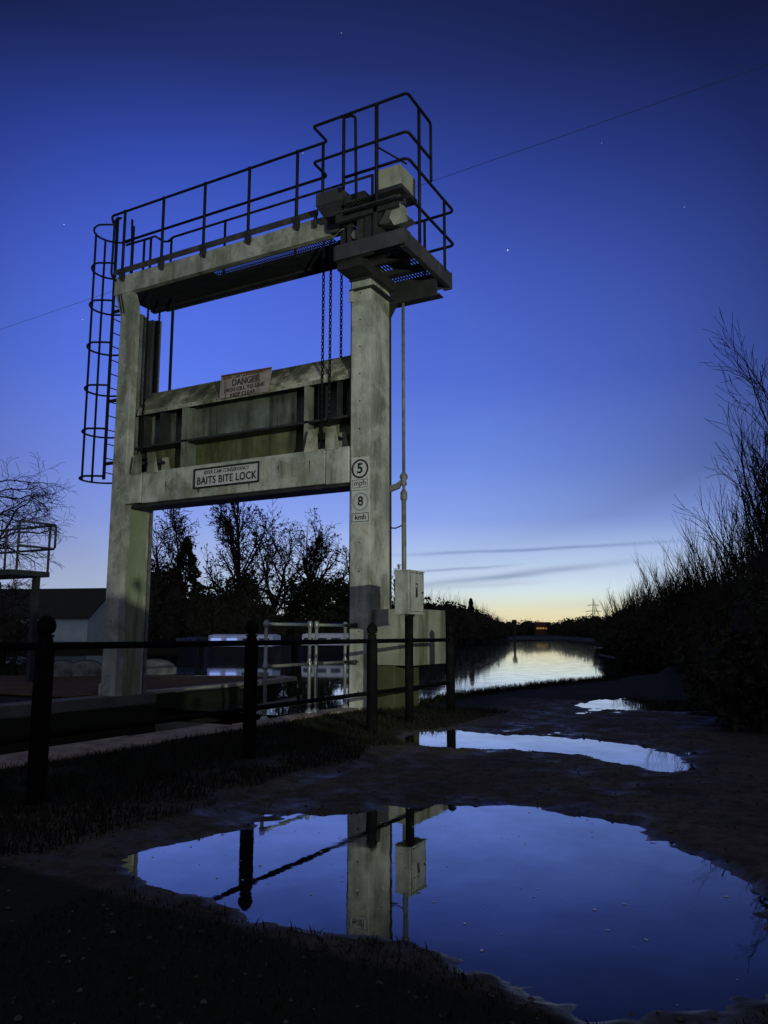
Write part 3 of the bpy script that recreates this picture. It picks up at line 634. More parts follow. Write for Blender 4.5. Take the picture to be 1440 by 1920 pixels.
# lifting chains (roller chain: plates and rollers)
def chain(x, y, z0, z1, label, pitch=.052):
    o = MB(); n = int((z1 - z0) / pitch)
    for i in range(n):
        z = z0 + i * pitch; e = .016 if i % 2 == 0 else .010
        for s in (-1, 1): o.box(x + s * e - .003, x + s * e + .003, y - .011, y + .011, z - .006, z + pitch + .006)
        o.tube([(x - .019, y, z), (x + .019, y, z)], .007, 6)
    tag(o.build('lifting_chain', BLK), label, 'chain', 'black roller chains that lift the gate')
chain(-.562, .08, 3.85, 7.2, 'left one of the two long black chains before the gate leaf by the near pillar')
chain(-.428, .08, 4.05, 7.2, 'right one of the two long black chains before the gate leaf by the near pillar')
chain(-.49, .50, 5.30, 7.2, 'short black chain reaching the top of the gate leaf, nearest the near pillar')
chain(-4.30, .08, 3.85, 7.2, 'black chain in the shadow beside the far pillar guides, nearer the photographer')
chain(-4.42, .48, 5.25, 7.2, 'black chain running close along the rear of the far pillar guides')
tag(MB().box(-4.135, -4.09, .485, .515, 5.30, 7.2).build('lifting_bar', BLK), 'single flat black bar hanging to the gate top, right of the far pillar', 'lifting bar')

# ------------------------------------------------------------------ signs
t = thing('danger_sign', 'faded rust-edged board reading DANGER HIGH CILL TO LINE, fixed on the gate top', 'sign', (-2.03, .05, 4.88))
b_ = MB(); b_.prism([(-2.555, .045, 4.885), (-1.575, .045, 4.865), (-1.50, .045, 5.262), (-2.535, .045, 5.285)], (0, .018, 0)); bd = b_.build('board', DANG, t)
b_ = MB(); b_.prism([(-2.53, .041, 5.278), (-1.51, .041, 5.257), (-1.515, .041, 5.225), (-1.8, .041, 5.215), (-2.1, .041, 5.24), (-2.53, .041, 5.25)], (0, .003, 0)); b_.build('rust_edge', RUST, bd)
text('lettering', 'RIVER CAM CONSERVANCY', .072, (-2.04, .041, 5.218), LETR, bd, width=.90, bold=.002)
text('lettering', 'DANGER', .15, (-2.02, .041, 5.112), LETB, bd, bold=.0035, width=.56)
text('lettering', 'HIGH CILL TO LINE', .085, (-2.05, .041, 5.00), LETB, bd, width=.82, bold=.002)
text('lettering', 'KEEP CLEAR', .085, (-2.07, .041, 4.905), LETB, bd, width=.52, bold=.002)
t = thing('lock_name_sign', 'white framed name board BAITS BITE LOCK on the lower gate beam', 'sign', (-2.31, -.02, 3.41))
sb = MB().box(-2.955, -1.665, -.022, .001, 3.415, 3.715).build('board', SIGNW, t)
b_ = MB(); b_.box(-2.98, -1.645, -.034, -.0225, 3.70, 3.73); b_.box(-2.98, -1.645, -.034, -.0225, 3.395, 3.422); b_.box(-2.98, -2.955, -.034, -.0225, 3.4225, 3.6995); b_.box(-1.67, -1.645, -.034, -.0225, 3.4225, 3.6995); b_.build('frame', SIGNB, t)
text('lettering', 'RIVER CAM CONSERVANCY', .085, (-2.31, -.024, 3.648), LETB, sb, width=.92, bold=.001)
text('lettering', 'BAITS BITE LOCK', .17, (-2.31, -.024, 3.515), SIGNB, sb, width=1.21, bold=.0032, spacing=1.08)
t = thing('speed_sign', 'white plate with dark ringed 5 over mph, upper sign on the near pillar', 'sign', (.17, -.01, 3.10), 'speed limit plates on the near pillar')
sb = MB().box(.022, .318, -.012, -.001, 3.115, 3.60).build('plate', SIGNW, t, .003)
def ring(cx, cz, r0, r1, y, m, parent, name='ring', n=40):
    b = MB(); vs = []
    for k in range(n):
        a = 2 * math.pi * k / n
        for (r, yy) in ((r0, y), (r1, y), (r1, y + .002), (r0, y + .002)): vs.append((cx + r * math.cos(a), yy, cz + r * math.sin(a)))
    fs = []
    for k in range(n):
        q = (k + 1) % n
        for j in range(4): fs.append((4 * k + j, 4 * k + (j + 1) % 4, 4 * q + (j + 1) % 4, 4 * q + j))
    b.add(vs, fs); return b.build(name, m, parent)
ring(.170, 3.425, .115, .142, -.0145, SIGNR, sb)
text('number', '5', .21, (.170, -.0135, 3.425), SIGNB, sb, bold=.006, depth=.001)
def frame(x0, x1, z0, z1, t_, y, m, parent):
    b = MB(); b.box(x0, x1, y, y + .002, z0, z0 + t_); b.box(x0, x1, y, y + .002, z1 - t_, z1); b.box(x0, x0 + t_, y, y + .002, z0 + t_, z1 - t_); b.box(x1 - t_, x1, y, y + .002, z0 + t_, z1 - t_)
    return b.build('border', m, parent)
frame(.045, .295, 3.145, 3.265, .006, -.0145, SIGNB, sb)
text('lettering', 'mph', .115, (.170, -.0135, 3.212), SIGNB, sb, depth=.001, width=.19)
t = thing('speed_sign', 'white plate with pale ringed 8 over kmh, lower sign on the near pillar', 'sign', (.18, -.01, 2.62), 'speed limit plates on the near pillar')
sb = MB().box(.03, .326, -.012, -.001, 2.62, 3.105).build('plate', SIGNW, t, .003)
ring(.18, 2.94, .112, .135, -.0145, SIGNG, sb)
text('number', '8', .19, (.18, -.0135, 2.94), SIGNB, sb, bold=.0035, depth=.001)
frame(.04, .318, 2.645, 2.775, .009, -.0145, SIGNB, sb)
text('lettering', 'kmh', .10, (.18, -.0135, 2.71), SIGNB, sb, depth=.001, width=.18, bold=.002)

# ------------------------------------------------------------------ abutment, standpipe, cabinet
t = thing('abutment_block', 'low square concrete block against the foot of the near pillar', 'concrete block', (.7, .6, -1))
MB().box(.332, .985, .06, 1.15, .62, 1.395).build('upper_block', mat('damp_block_concrete', (.20, .215, .16), .88, noise=((.34, .35, .28), 1.6, .38, .66), streaks=((.09, .10, .06), 3, .48, .66), bump=.4), t, .012)
MB().box(.345, .66, .12, .9, -1.2, .618).build('lower_block', mat('mossy_base', (.05, .055, .022), .9, noise=((.09, .09, .04), 3, .4, .7), bump=.4), t, .012)
t = thing('standpipe', 'thin grey vertical pipe rising from the concrete block to the platform', 'pipe', (.555, .63, 1.4))
MB().tube([(.555, .63, 1.396), (.555, .63, 3.08)], .036, 12).build('lower_pipe', GALVD, t)
MB().tube([(.555, .63, 3.36), (.555, .63, 6.42)], .025, 12).build('upper_pipe', GALVD, t)
MB().lathe((.555, .63, 3.02), [(.040, 0), (.052, .02), (.052, .12), (.034, .15), (.022, .17), (.022, .22), (.045, .235), (.045, .285), (.03, .30), (.058, .335), (.062, .375), (.04, .41), (.026, .43)], 16).build('gland', GALVD, t)
b_ = MB(); b_.prism([(.335, .60, 3.17), (.48, .60, 3.21), (.52, .60, 3.28), (.52, .60, 3.335), (.45, .60, 3.29), (.335, .60, 3.26)], (0, .05, 0)); b_.build('bracket', GALVD, t)
MB().tube([(.34, .62, 2.62), (.42, .62, 2.61), (.56, .63, 2.66)], .011, 8).build('cable_tie', DKST, t)
t = thing('control_cabinet', 'small metal control box on a black post in the fence line', 'control box', (1.505, -1.10, 0))
cb = MB().box(1.415, 1.61, -1.30, -.895, 1.295, 1.80).build('cabinet', CAB, t, .006)
b_ = MB(); b_.box(1.405, 1.62, -1.31, -.885, 1.801, 1.812); b_.box(1.405, 1.62, -1.31, -.885, 1.283, 1.2945); b_.build('rim', CAB, cb)
for y in (-1.2, -1.0): MB().lathe((1.52, y, 1.262), [(.016, 0), (.016, .02)], 8).build('bolt', DKST, cb)
MB().box(1.6105, 1.613, -1.135, -1.075, 1.49, 1.66).build('sticker', SIGNW, cb)
b_ = MB(); b_.box(1.6135, 1.6145, -1.135, -1.075, 1.64, 1.66); b_.box(1.6135, 1.6145, -1.135, -1.12, 1.49, 1.6395); b_.box(1.6135, 1.6145, -1.09, -1.075, 1.49, 1.6395)
b_.prism([(1.6135, -1.12, 1.49), (1.6135, -1.09, 1.49), (1.6135, -1.098, 1.55), (1.6135, -1.09, 1.60), (1.6135, -1.112, 1.62), (1.6135, -1.118, 1.55)], (.001, 0, 0)); b_.build('sticker_mark', SIGNB, cb)
b_ = MB(); b_.box(1.6105, 1.6135, -1.285, -1.279, 1.315, 1.785); b_.box(1.6105, 1.6135, -.916, -.910, 1.315, 1.785); b_.box(1.6105, 1.6135, -1.279, -.916, 1.779, 1.785); b_.box(1.6105, 1.6135, -1.279, -.916, 1.315, 1.321); b_.build('door_seam', DKST, cb)
for z_ in (1.39, 1.70): MB().box(1.6105, 1.622, -1.292, -1.270, z_ - .03, z_ + .03).build('hinge', GALVD, cb)
MB().tube([(1.6105, -.945, 1.55), (1.628, -.945, 1.55)], .014, 10).build('lock', DKST, cb)
MB().tube([(1.505, -1.10, -.2), (1.505, -1.10, 1.283)], .052, 14).build('post', FENCE, t)

# ------------------------------------------------------------------ black post and rail fence
FN = thing('post_and_rail_fence', 'black post and rail fence with ball-topped posts along the track', 'fence', (1.5, -4.15, 0))
for y in (-10.54, -8.41, -6.28, -4.15, -2.0, .13):
    MB().lathe((1.5, y, -.3), [(.060, 0), (.060, 1.28), (.046, 1.31), (.042, 1.325), (.052, 1.335), (.052, 1.345)], 14).build('post', FENCE, FN)
    q = MB().lathe((1.5, y, 1.045), [(.03, 0), (.052, .02), (.062, .055), (.052, .09), (.03, .115), (.008, .125)], 14)
    q.build('finial', FENCE, FN)
MB().tube([(1.5, -10.54, .972), (1.5, .13, .972)], .024, 8).build('rail', FENCE, FN)
MB().tube([(1.5, -10.54, .41), (1.5, .13, .41)], .022, 8).build('rail', FENCE, FN)
# galvanised railing on the coping
for (ya, yb, lab) in ((-1.88, -.93, 'galvanised tube railing panel on the coping, left panel'), (-.77, -.03, 'galvanised tube railing panel on the coping, next to the near pillar')):
    t = thing('tube_railing', lab, 'railing', (-.05, (ya + yb) / 2, .02), 'galvanised railing panels on the lock edge')
    for y in (ya, yb):
        MB().tube([(-.05, y, .02), (-.05, y, 1.22)], .022, 12).build('post', GALV, t)
        q = MB()
        for z in (.17, .66, 1.17): q.lathe((-.05, y, z - .04), [(.024, 0), (.033, .01), (.033, .07), (.024, .08)], 12)
        q.build('clamp', GALV, t)
        MB().lathe((-.05, y, .03), [(.055, 0), (.055, .012), (.03, .05)], 12).build('foot', GALV, t)
    for z in (.17, .66, 1.17): MB().tube([(-.05, ya, z), (-.05, yb + (.0 if yb < -.5 else .0), z)], .020, 10).build('rail', GALV if z > 1 else GALVD, t)
t = thing('rail_end_bracket', 'dark pipe stubs clamping the tube railing to the near pillar', 'bracket', (.1, -.06, .6))
for z in (.66, 1.17):
    MB().tube([(-.05, -.055, z), (.06, -.06, z), (.15, -.05, z)], [.02, .026, .035], 8).build('stub', DKST, t)

# ------------------------------------------------------------------ high side platform, left edge
LEGX = -9.05
t = thing('side_platform', 'raised deck with tube handrail at the left edge of the view', 'platform', (-10, 1.3, 0))
b_ = MB(); b_.box(-14, -8.80, 1.0, 1.95, 2.27, 2.385); b_.build('deck', mat('damp_green_steel', (.025, .035, .033), .7, noise=((.04, .055, .05), 4, .4, .7)), t, .006)
b_ = MB(); b_.tube(fillet([(-8.66, 1.06, 3.40), (-8.66, 1.92, 3.40), (-14, 1.92, 3.40)], .05), .026); b_.tube(fillet([(-8.66, 1.06, 2.88), (-8.66, 1.92, 2.88), (-14, 1.92, 2.88)], .05), .026)
b_.tube([(-8.655, 1.92, 3.38), (-8.655, 1.92, 2.90)], .026); b_.build('handrail', GREYST, t)
for (x, y) in ((-8.72, 1.06), (-8.84, 1.92), (-10.3, 1.92), (-11.9, 1.92)): MB().tube([(x, y, 2.38), (x, y, 3.40)], .026).build('post', GREYST, t)
b_ = MB(); b_.box(LEGX - .06, LEGX + .06, 1.75, 1.87, 0, 2.27); b_.build('leg', DKST, t)

# ------------------------------------------------------------------ white house behind the far bank
def house():
    d = 62.0; t = thing('white_house', 'long low white house with a dark roof behind the far bank', 'house', tuple(bearing(90, d)))
    c = bearing(197, d); ex = Vector((-1, 0, 0)).lerp(-RT, .6).normalized(); ey = Vector((-ex.y, ex.x, 0));
    if ey.dot(FH) < 0: ey = -ey
    zr, ze = 4.45, 2.35; wd = 3.0; ln = 16; Zv = Vector((0, 0, 1))
    g0 = c + ex * (-.6); A = g0 - ey * wd; B = g0 + ey * wd
    w_ = MB(); w_.prism([A, B, B + Zv * ze, g0 + Zv * (zr - .12), A + Zv * ze], ex * ln); w_.build('wall', WALLW, t)
    r_ = MB(); n = ey * .5
    for s in (-1, 1):
        e = g0 + ey * s * (wd + .35) + Zv * (ze - .22); top = g0 + Zv * zr
        r_.prism([e - ex * .3, top - ex * .3, top - ex * .3 + Zv * .14, e - ex * .3 + Zv * .14], ex * (ln + .6))
    r_.build('roof', ROOFD, t)
    f = MB(); f.prism([A - ey * .05 - ex * .05, A - ey * .05 + ex * ln, A - ey * .05 + ex * ln + Zv * .5, A - ey * .05 - ex * .05 + Zv * .5], -ey * .06); f.build('plinth', mat('grey_plinth', (.10, .13, .15), .8), t)
house()

# ------------------------------------------------------------------ moored boats
def narrowboat(pxa, da, pxb, db, label, cab, name='narrowboat', grp='boats moored across the water', ch=1.35, lit=()):
    a = bearing(pxa, da, RW); b = bearing(pxb, db, RW); t = thing(name, label, 'boat', tuple((a + b) / 2), grp)
    d = (b - a).normalized(); n = Vector((-d.y, d.x, 0)); L = (b - a).length; Zv = Vector((0, 0, 1))
    h_ = MB(); sec = []; K = 14
    for i in range(K + 1):
        s = i / K; wv = .95 * min(1, (s * 5) ** .6, ((1 - s) * 8) ** .6) if 0 < s < 1 else .04; sh = .55 + .25 * abs(2 * s - 1) ** 4; c = a + d * (L * s)
        sec += [c - n * wv * .8 - Zv * .2, c - n * wv + Zv * sh, c + n * wv + Zv * sh, c + n * wv * .8 - Zv * .2]
    fs = []
    for i in range(K):
        for j in range(4): fs.append((4 * i + j, 4 * i + (j + 1) % 4, 4 * i + 4 + (j + 1) % 4, 4 * i + 4 + j))
    fs += [(0, 1, 2, 3), (4 * K, 4 * K + 3, 4 * K + 2, 4 * K + 1)]
    h_.add(sec, fs); h_.build('hull', BOATH, t)
    c0 = a + d * (L * .12); c1 = a + d * (L * .84); q = MB()
    q.prism([c0 - n * .80 + Zv * .6, c0 + n * .80 + Zv * .6, c0 + n * .70 + Zv * ch, c0 + Zv * (ch + .07), c0 - n * .70 + Zv * ch], (c1 - c0)); cbn = q.build('cabin', cab, t, .03)
    side = -1 if (a - n - CAM).length < (a + n - CAM).length else 1
    k = 4
    for i in range(k):
        p0 = c0 + (c1 - c0) * ((i + .5) / k) + n * side * .79 + Zv * .80; wv = .30
        f = MB(); f.prism([p0 - d * wv, p0 + d * wv, p0 + d * wv + Zv * .26 - n * side * .04, p0 - d * wv + Zv * .26 - n * side * .04], n * side * .03)
        f.build('window', LITW if i in lit else mat('boat_window', (.05, .06, .10), .25), cbn)
    return t
LITW = emis('lit_boat_window', lin(150, 175, 255), .8)
narrowboat(352, 48, 398, 46.5, 'dark moored boat at the left end of the row across the water', BOATD, ch=1.05)
narrowboat(385, 46, 548, 45, 'long blue cabin boat moored left of the tube railing', BOATB, ch=1.22, lit=(0, 1))
narrowboat(560, 51, 700, 49.5, 'white cabin boat moored behind the tube railing beside the near pillar', BOATW, ch=1.28)
def dinghy(px, d, ln, ang, label):
    p = bearing(px, d, .04); t = thing('upturned_dinghy', label, 'dinghy', tuple(p), 'pale upturned dinghies on the far bank')
    u = (RT * math.cos(ang) + FH * math.sin(ang)).normalized(); n = Vector((-u.y, u.x, 0)); K = 12; J = 8; vs = []; fs = []
    for i in range(K + 1):
        s = i / K; wv = .42 * (1 - (2 * s - 1) ** 4 * (.9 if s > .5 else .35)); hh = .36 * (1 - abs(2 * s - 1) ** 3 * .55)
        for j in range(J + 1):
            th = math.pi * j / J; vs.append(p + u * (ln * (s - .5)) + n * math.cos(th) * wv + Vector((0, 0, math.sin(th) * hh)))
    for i in range(K):
        for j in range(J): fs.append((i * (J + 1) + j, i * (J + 1) + j + 1, (i + 1) * (J + 1) + j + 1, (i + 1) * (J + 1) + j))
    fs += [tuple(range(J + 1)), tuple(K * (J + 1) + j for j in range(J + 1))[::-1]]
    b = MB(); b.add(vs, fs, True); b.build('hull', TARP, t)
    q = MB(); q.tube([p + u * (ln * (s_ / 10 - .5)) + Vector((0, 0, .37 * (1 - abs(2 * s_ / 10 - 1) ** 3 * .55))) for s_ in range(11)], .015, 6); q.build('keel', GREYST, t)
dinghy(128, 19.8, .72, .15, 'pale upturned dinghy furthest left beyond the far bank path')
dinghy(172, 20.0, .85, .1, 'pale upturned dinghy just left of the far pillar foot')
dinghy(296, 20.6, 1.15, .1, 'pale upturned dinghy just right of the far pillar foot')

# ------------------------------------------------------------------ trees
def seg_mesh(S, sides=3):
    "S: list of (p0,p1,r0,r1) -> V,F tapered prisms"
    S = np.array(S, float).reshape(-1, 8); p0, p1, r0, r1 = S[:, 0:3], S[:, 3:6], S[:, 6], S[:, 7]
    d = p1 - p0; d /= np.maximum(np.linalg.norm(d, axis=1, keepdims=True), 1e-9)
    a = np.cross(d, np.where(np.abs(d[:, 2:3]) > .9, [[1., 0, 0]], [[0, 0, 1.]])); a /= np.linalg.norm(a, axis=1, keepdims=True); b = np.cross(d, a)
    V = []; n = len(S)
    for (p, r) in ((p0, r0), (p1, r1)):
        for k in range(sides):
            t = 2 * math.pi * k / sides; V.append(p + (a * math.cos(t) + b * math.sin(t)) * r[:, None])
    V = np.stack(V, 1).reshape(-1, 3); base = np.arange(n)[:, None] * 2 * sides
    F = np.concatenate([base + np.array([[k, (k + 1) % sides, sides + (k + 1) % sides, sides + k]]) for k in range(sides)], 0)
    return V, F
def rdir(rng, d, ang):
    d = np.array(d) / np.linalg.norm(d); a = np.cross(d, [0, 0, 1.] if abs(d[2]) < .95 else [1., 0, 0]); a /= np.linalg.norm(a); b = np.cross(d, a); t = rng.rand() * 2 * math.pi
    return d * math.cos(ang) + (a * math.cos(t) + b * math.sin(t)) * math.sin(ang)
def branch(rng, out, p, d, L, r, lev, prm):
    n = prm['seg'][lev]; p = np.array(p, float); d = np.array(d, float); P = [p.copy()]; Rr = [r]; tip = prm['tip'] if lev == len(prm['n']) else r * .35
    for i in range(n):
        d = d + rng.normal(0, prm['wig'][lev], 3); d[2] += prm['up'][lev]; d /= np.linalg.norm(d); q = p + d * L / n; r1 = r + (tip - r) * (i + 1) / n
        out[min(lev, 2)].append(np.concatenate([p, q, [Rr[-1], r1]])); p = q; P.append(p.copy()); Rr.append(r1)
    if lev < len(prm['n']):
        m = prm['n'][lev]
        for k in range(m):
            t = prm['t0'][lev] + (1 - prm['t0'][lev]) * (k + rng.rand()) / m; i = min(int(t * n), n - 1); f = t * n - i; pos = P[i] * (1 - f) + P[i + 1] * f
            dd = P[i + 1] - P[i]; c = rdir(rng, dd, prm['ang'][lev] * (.7 + .6 * rng.rand()))
            branch(rng, out, pos, c, L * prm['len'][lev] * (1.15 - prm['fall'] * t) * (.7 + .6 * rng.rand()), max(Rr[i] * .55, prm['tip']), lev + 1, prm)
BARE = dict(n=(11, 7, 6), seg=(8, 6, 4, 3), wig=(.06, .14, .2, .25), up=(.02, .05, .04, .03), t0=(.28, .2, .15), ang=(.75, .7, .7), len=(.42, .42, .45), fall=.55, tip=.012)
def specks(rng, S, n, size):
    S = np.array(S); k = rng.randint(0, len(S), n); C = S[k, 3:6] + rng.normal(0, .06, (n, 3)); s = size * (.5 + rng.rand(n, 1)); a = rng.normal(0, 1, (n, 3)); a /= np.linalg.norm(a, axis=1, keepdims=True); b = np.cross(a, rng.normal(0, 1, (n, 3))); b /= np.linalg.norm(b, axis=1, keepdims=True)
    return np.stack([C - a * s, C - b * s * .6, C + a * s, C + b * s * .6], 1).reshape(-1, 3), np.arange(4 * n).reshape(n, 4)
def tree(name, label, px, d, h, prm=None, seed=1, rad=None, lean=(0, 0), grp='bare winter trees across the water', cat='tree', ivy=None, base=None, levels=None, zb=0.0, tip=None, dead=0):
    rng = np.random.RandomState(seed); pr = dict(BARE); pr.update(prm or {}); b = bearing(px, d, zb) if base is None else Vector(base)
    if tip: pr['tip'] = tip
    out = [[], [], []]; r = rad or h * .018
    branch(rng, out, (0, 0, -.1), (lean[0], lean[1], 1), h * .92, r, 0, pr)
    t = thing(name, label, cat, tuple(b), grp)
    V, F = seg_mesh(out[0] + out[1], 5); fast_mesh('trunk', V, F, BARK, True, None, t)
    if out[2]:
        V, F = seg_mesh(out[2], 3); fast_mesh('crown', V, F, TWIG, False, None, t)
    if dead:
        V, F = specks(rng, out[2], dead, .055 + d * .0006); fast_mesh('dead_leaves', V, F, TWIG, False, None, t)
    if ivy:
        V, F = leaves(rng, ivy[0], ivy[1]); fast_mesh('ivy', V, F, LEAF, False, None, t)
    return t
def leaves(rng, blobs, size):
    "blobs: (x,y,z,rx,ry,rz,count)"
    C = []
    for (x, y, z, rx, ry, rz, n) in blobs:
        v = rng.normal(0, 1, (n, 3)); v /= np.linalg.norm(v, axis=1, keepdims=True); v *= (rng.rand(n, 1) ** .42)
        lump = 1 + .22 * np.sin(v[:, 0:1] * 7 + x) * np.cos(v[:, 2:3] * 6 + z)
        C.append(v * lump * [rx, ry, rz] + [x, y, z])
    C = np.concatenate(C); n = len(C); s = size * (.5 + rng.rand(n, 1)); a = rng.normal(0, 1, (n, 3)); a /= np.linalg.norm(a, axis=1, keepdims=True)
    b = np.cross(a, rng.normal(0, 1, (n, 3))); b /= np.linalg.norm(b, axis=1, keepdims=True)
    V = np.stack([C - a * s, C - b * s * .6, C + a * s, C + b * s * .6], 1).reshape(-1, 3); F = np.arange(4 * n).reshape(n, 4); return V, F
def core(blobs, rng, k=.78):
    b = MB()
    for (x, y, z, rx, ry, rz, n) in blobs:
        N, M = 10, 14; vs = []; fs = []
        for i in range(N + 1):
            th = math.pi * i / N
            for j in range(M):
                ph = 2 * math.pi * j / M; w_ = k * (.85 + .25 * rng.rand()); vs.append((x + rx * w_ * math.sin(th) * math.cos(ph), y + ry * w_ * math.sin(th) * math.sin(ph), z + rz * w_ * math.cos(th)))
        for i in range(N):
            for j in range(M): fs.append((i * M + j, i * M + (j + 1) % M, (i + 1) * M + (j + 1) % M, (i + 1) * M + j))
        b.add(vs, fs, False)
    return b
def bush(name, label, px, d, blobs, seed, leaf=.09, m=None, grp='dark hedge bushes', cat='bush', twigs=0, base=None):
    rng = np.random.RandomState(seed); t = thing(name, label, cat, tuple(bearing(px, d) if base is None else base), grp)
    c = core(blobs, rng); o = c.build('branches', BARK, None); o.location = (0, 0, 0)
    me = o.data; me.clear_geometry(); me.from_pydata(c.v, [], c.f); o.parent = t
    V, F = leaves(rng, blobs, leaf); fast_mesh('foliage', V, F, m or HEDGE, False, None, t)
    if twigs:
        S = []
        for (x, y, z, rx, ry, rz, n) in blobs:
            for k in range(twigs):
                v = rng.normal(0, 1, 3); v[2] = abs(v[2]) + .35; v /= np.linalg.norm(v); p = np.array([x, y, z]) + v * [rx, ry, rz] * .75; dd = v * .5 + [0, 0, .6] + rng.normal(0, .12, 3); dd /= np.linalg.norm(dd)
                Lt = rz * (.35 + .45 * rng.rand()); q = p + dd * Lt * .5; dd2 = dd + rng.normal(0, .2, 3); e = q + dd2 * Lt * .5
                S.append(np.concatenate([p, q, [.014, .010]])); S.append(np.concatenate([q, e, [.010, .004]]))
                for _ in range(2):
                    e2 = q + (dd + rng.normal(0, .5, 3)) * Lt * .3; S.append(np.concatenate([q, e2, [.007, .004]]))
        V, F = seg_mesh(S, 3); fast_mesh('twigs', V, F, TWIG, False, None, t)
    return t
# trees on the far shore
tree('bare_tree', 'tall slender bare tree standing left of the others across the water', 352, 76, 13.2, dict(n=(13, 8, 7), up=(.02, .10, .05, .0), len=(.26, .42, .5), t0=(.42, .15, .1), wig=(.07, .16, .22, .3), ang=(.65, .7, .8), fall=.3), 11, .19, tip=.022, lean=(-.04, 0), dead=1500)
tree('bare_tree', 'tallest bushy bare tree with a broad upright crown across the water', 445, 72, 12.9, dict(n=(20, 10, 7), up=(.02, .07, .04, .02), len=(.50, .45, .45), t0=(.16, .15, .1), ang=(.62, .65, .7), fall=.55), 7, .30, tip=.018, dead=2600,
     ivy=([(0, 0, 3.0, 2.2, 2.2, 3.6, 3200), (1.2, 0, 5.2, .9, .9, 1.6, 500)], .17))
tree('bare_tree', 'lower bare tree spreading wide to the right of the tallest one', 500, 66, 7.8, dict(n=(16, 9, 7), up=(.0, .04, .04, .02), len=(.75, .45, .45), t0=(.10, .15, .1), ang=(.8, .7, .7), fall=.45), 23, .24, tip=.018, lean=(.12, .05), dead=1500)
tree('bare_tree', 'small bare tree filling the gap left of the ivy-clad tree', 540, 64, 5.0, dict(n=(14, 8, 6), up=(.0, .05, .04, .02), len=(.6, .45, .45), t0=(.1, .15, .1), ang=(.8, .7, .7)), 29, .15, tip=.016, dead=900)
tree('ivy_clad_tree', 'round tree clad in dark ivy under bare arching branches', 592, 64, 8.0, dict(n=(20, 10, 8), up=(.0, .03, .0, .0), len=(.62, .42, .42), t0=(.25, .15, .1), ang=(.85, .7, .7), fall=.45), 31, .28, tip=.015, dead=1500,
     ivy=([(0, 0, 3.9, 1.9, 1.9, 1.7, 2300), (1.5, .8, 4.6, .9, .9, .9, 500), (-1.5, -.6, 3.2, 1.0, 1.0, 1.2, 500), (.3, 0, 2.0, 1.9, 1.9, 1.6, 1500), (2.1, 1.1, 4.5, .45, .45, .5, 160)], .14))
tree('bare_tree', 'slim bare tree partly hidden by the left edge of the near pillar', 665, 66, 8.4, dict(n=(14, 8, 7), up=(.02, .08, .05, .02), len=(.36, .42, .45), t0=(.2, .15, .1)), 41, .18, tip=.016,
     ivy=([(0, 0, 4.2, .7, .7, 1.9, 700)], .12))
tree('bare_tree', 'small bare tree showing between the near pillar and the control box', 742, 70, 6.6, dict(n=(12, 8, 6), len=(.4, .42, .45)), 43, .14, tip=.016, ivy=([(0, 0, 2.6, .9, .9, 1.6, 700)], .12))
tree('bare_tree', 'bare bushy treetop just right of the far pillar', 305, 74, 10.3, dict(n=(14, 8, 7), up=(.02, .08, .05, .02), len=(.40, .42, .45), t0=(.2, .15, .1)), 47, .22, tip=.018,
     ivy=([(0, 0, 3.6, 2.6, 2.0, 4.2, 3000), (-1.6, 0, 5.5, 1.6, 1.2, 1.8, 700)], .20))
def conifer(label, px, d, h, w_, seed):
    rng = np.random.RandomState(seed); t = thing('conifer', label, 'tree', tuple(bearing(px, d)), 'evergreens across the water')
    S = [np.array([0, 0, 0, 0, 0, h, .18, .02])]; V, F = seg_mesh(S, 6); fast_mesh('trunk', V, F, BARK, True, None, t)
    n = 5200; z = rng.rand(n) ** .8 * h; rad = w_ * (1 - z / h) ** .8 * (.35 + .65 * rng.rand(n) ** .5) * (1 + .25 * np.sin(z * 5 + rng.rand() * 6)) + .03; a = rng.rand(n) * 2 * math.pi
    C = np.stack([rad * np.cos(a), rad * np.sin(a), z], 1); s = .19 * (.5 + rng.rand(n, 1)); u = np.stack([np.cos(a), np.sin(a), -.4 + .3 * rng.rand(n)], 1); b = np.cross(u, rng.normal(0, 1, (n, 3))); b /= np.linalg.norm(b, axis=1, keepdims=True)
    V = np.stack([C - u * s, C - b * s * .5, C + u * s, C + b * s * .5], 1).reshape(-1, 3); fast_mesh('crown', V, np.arange(4 * n).reshape(n, 4), LEAF, False, None, t)
conifer('dark pointed conifer with a narrow spire before the slender bare tree', 348, 68, 9.3, 2.5, 3)
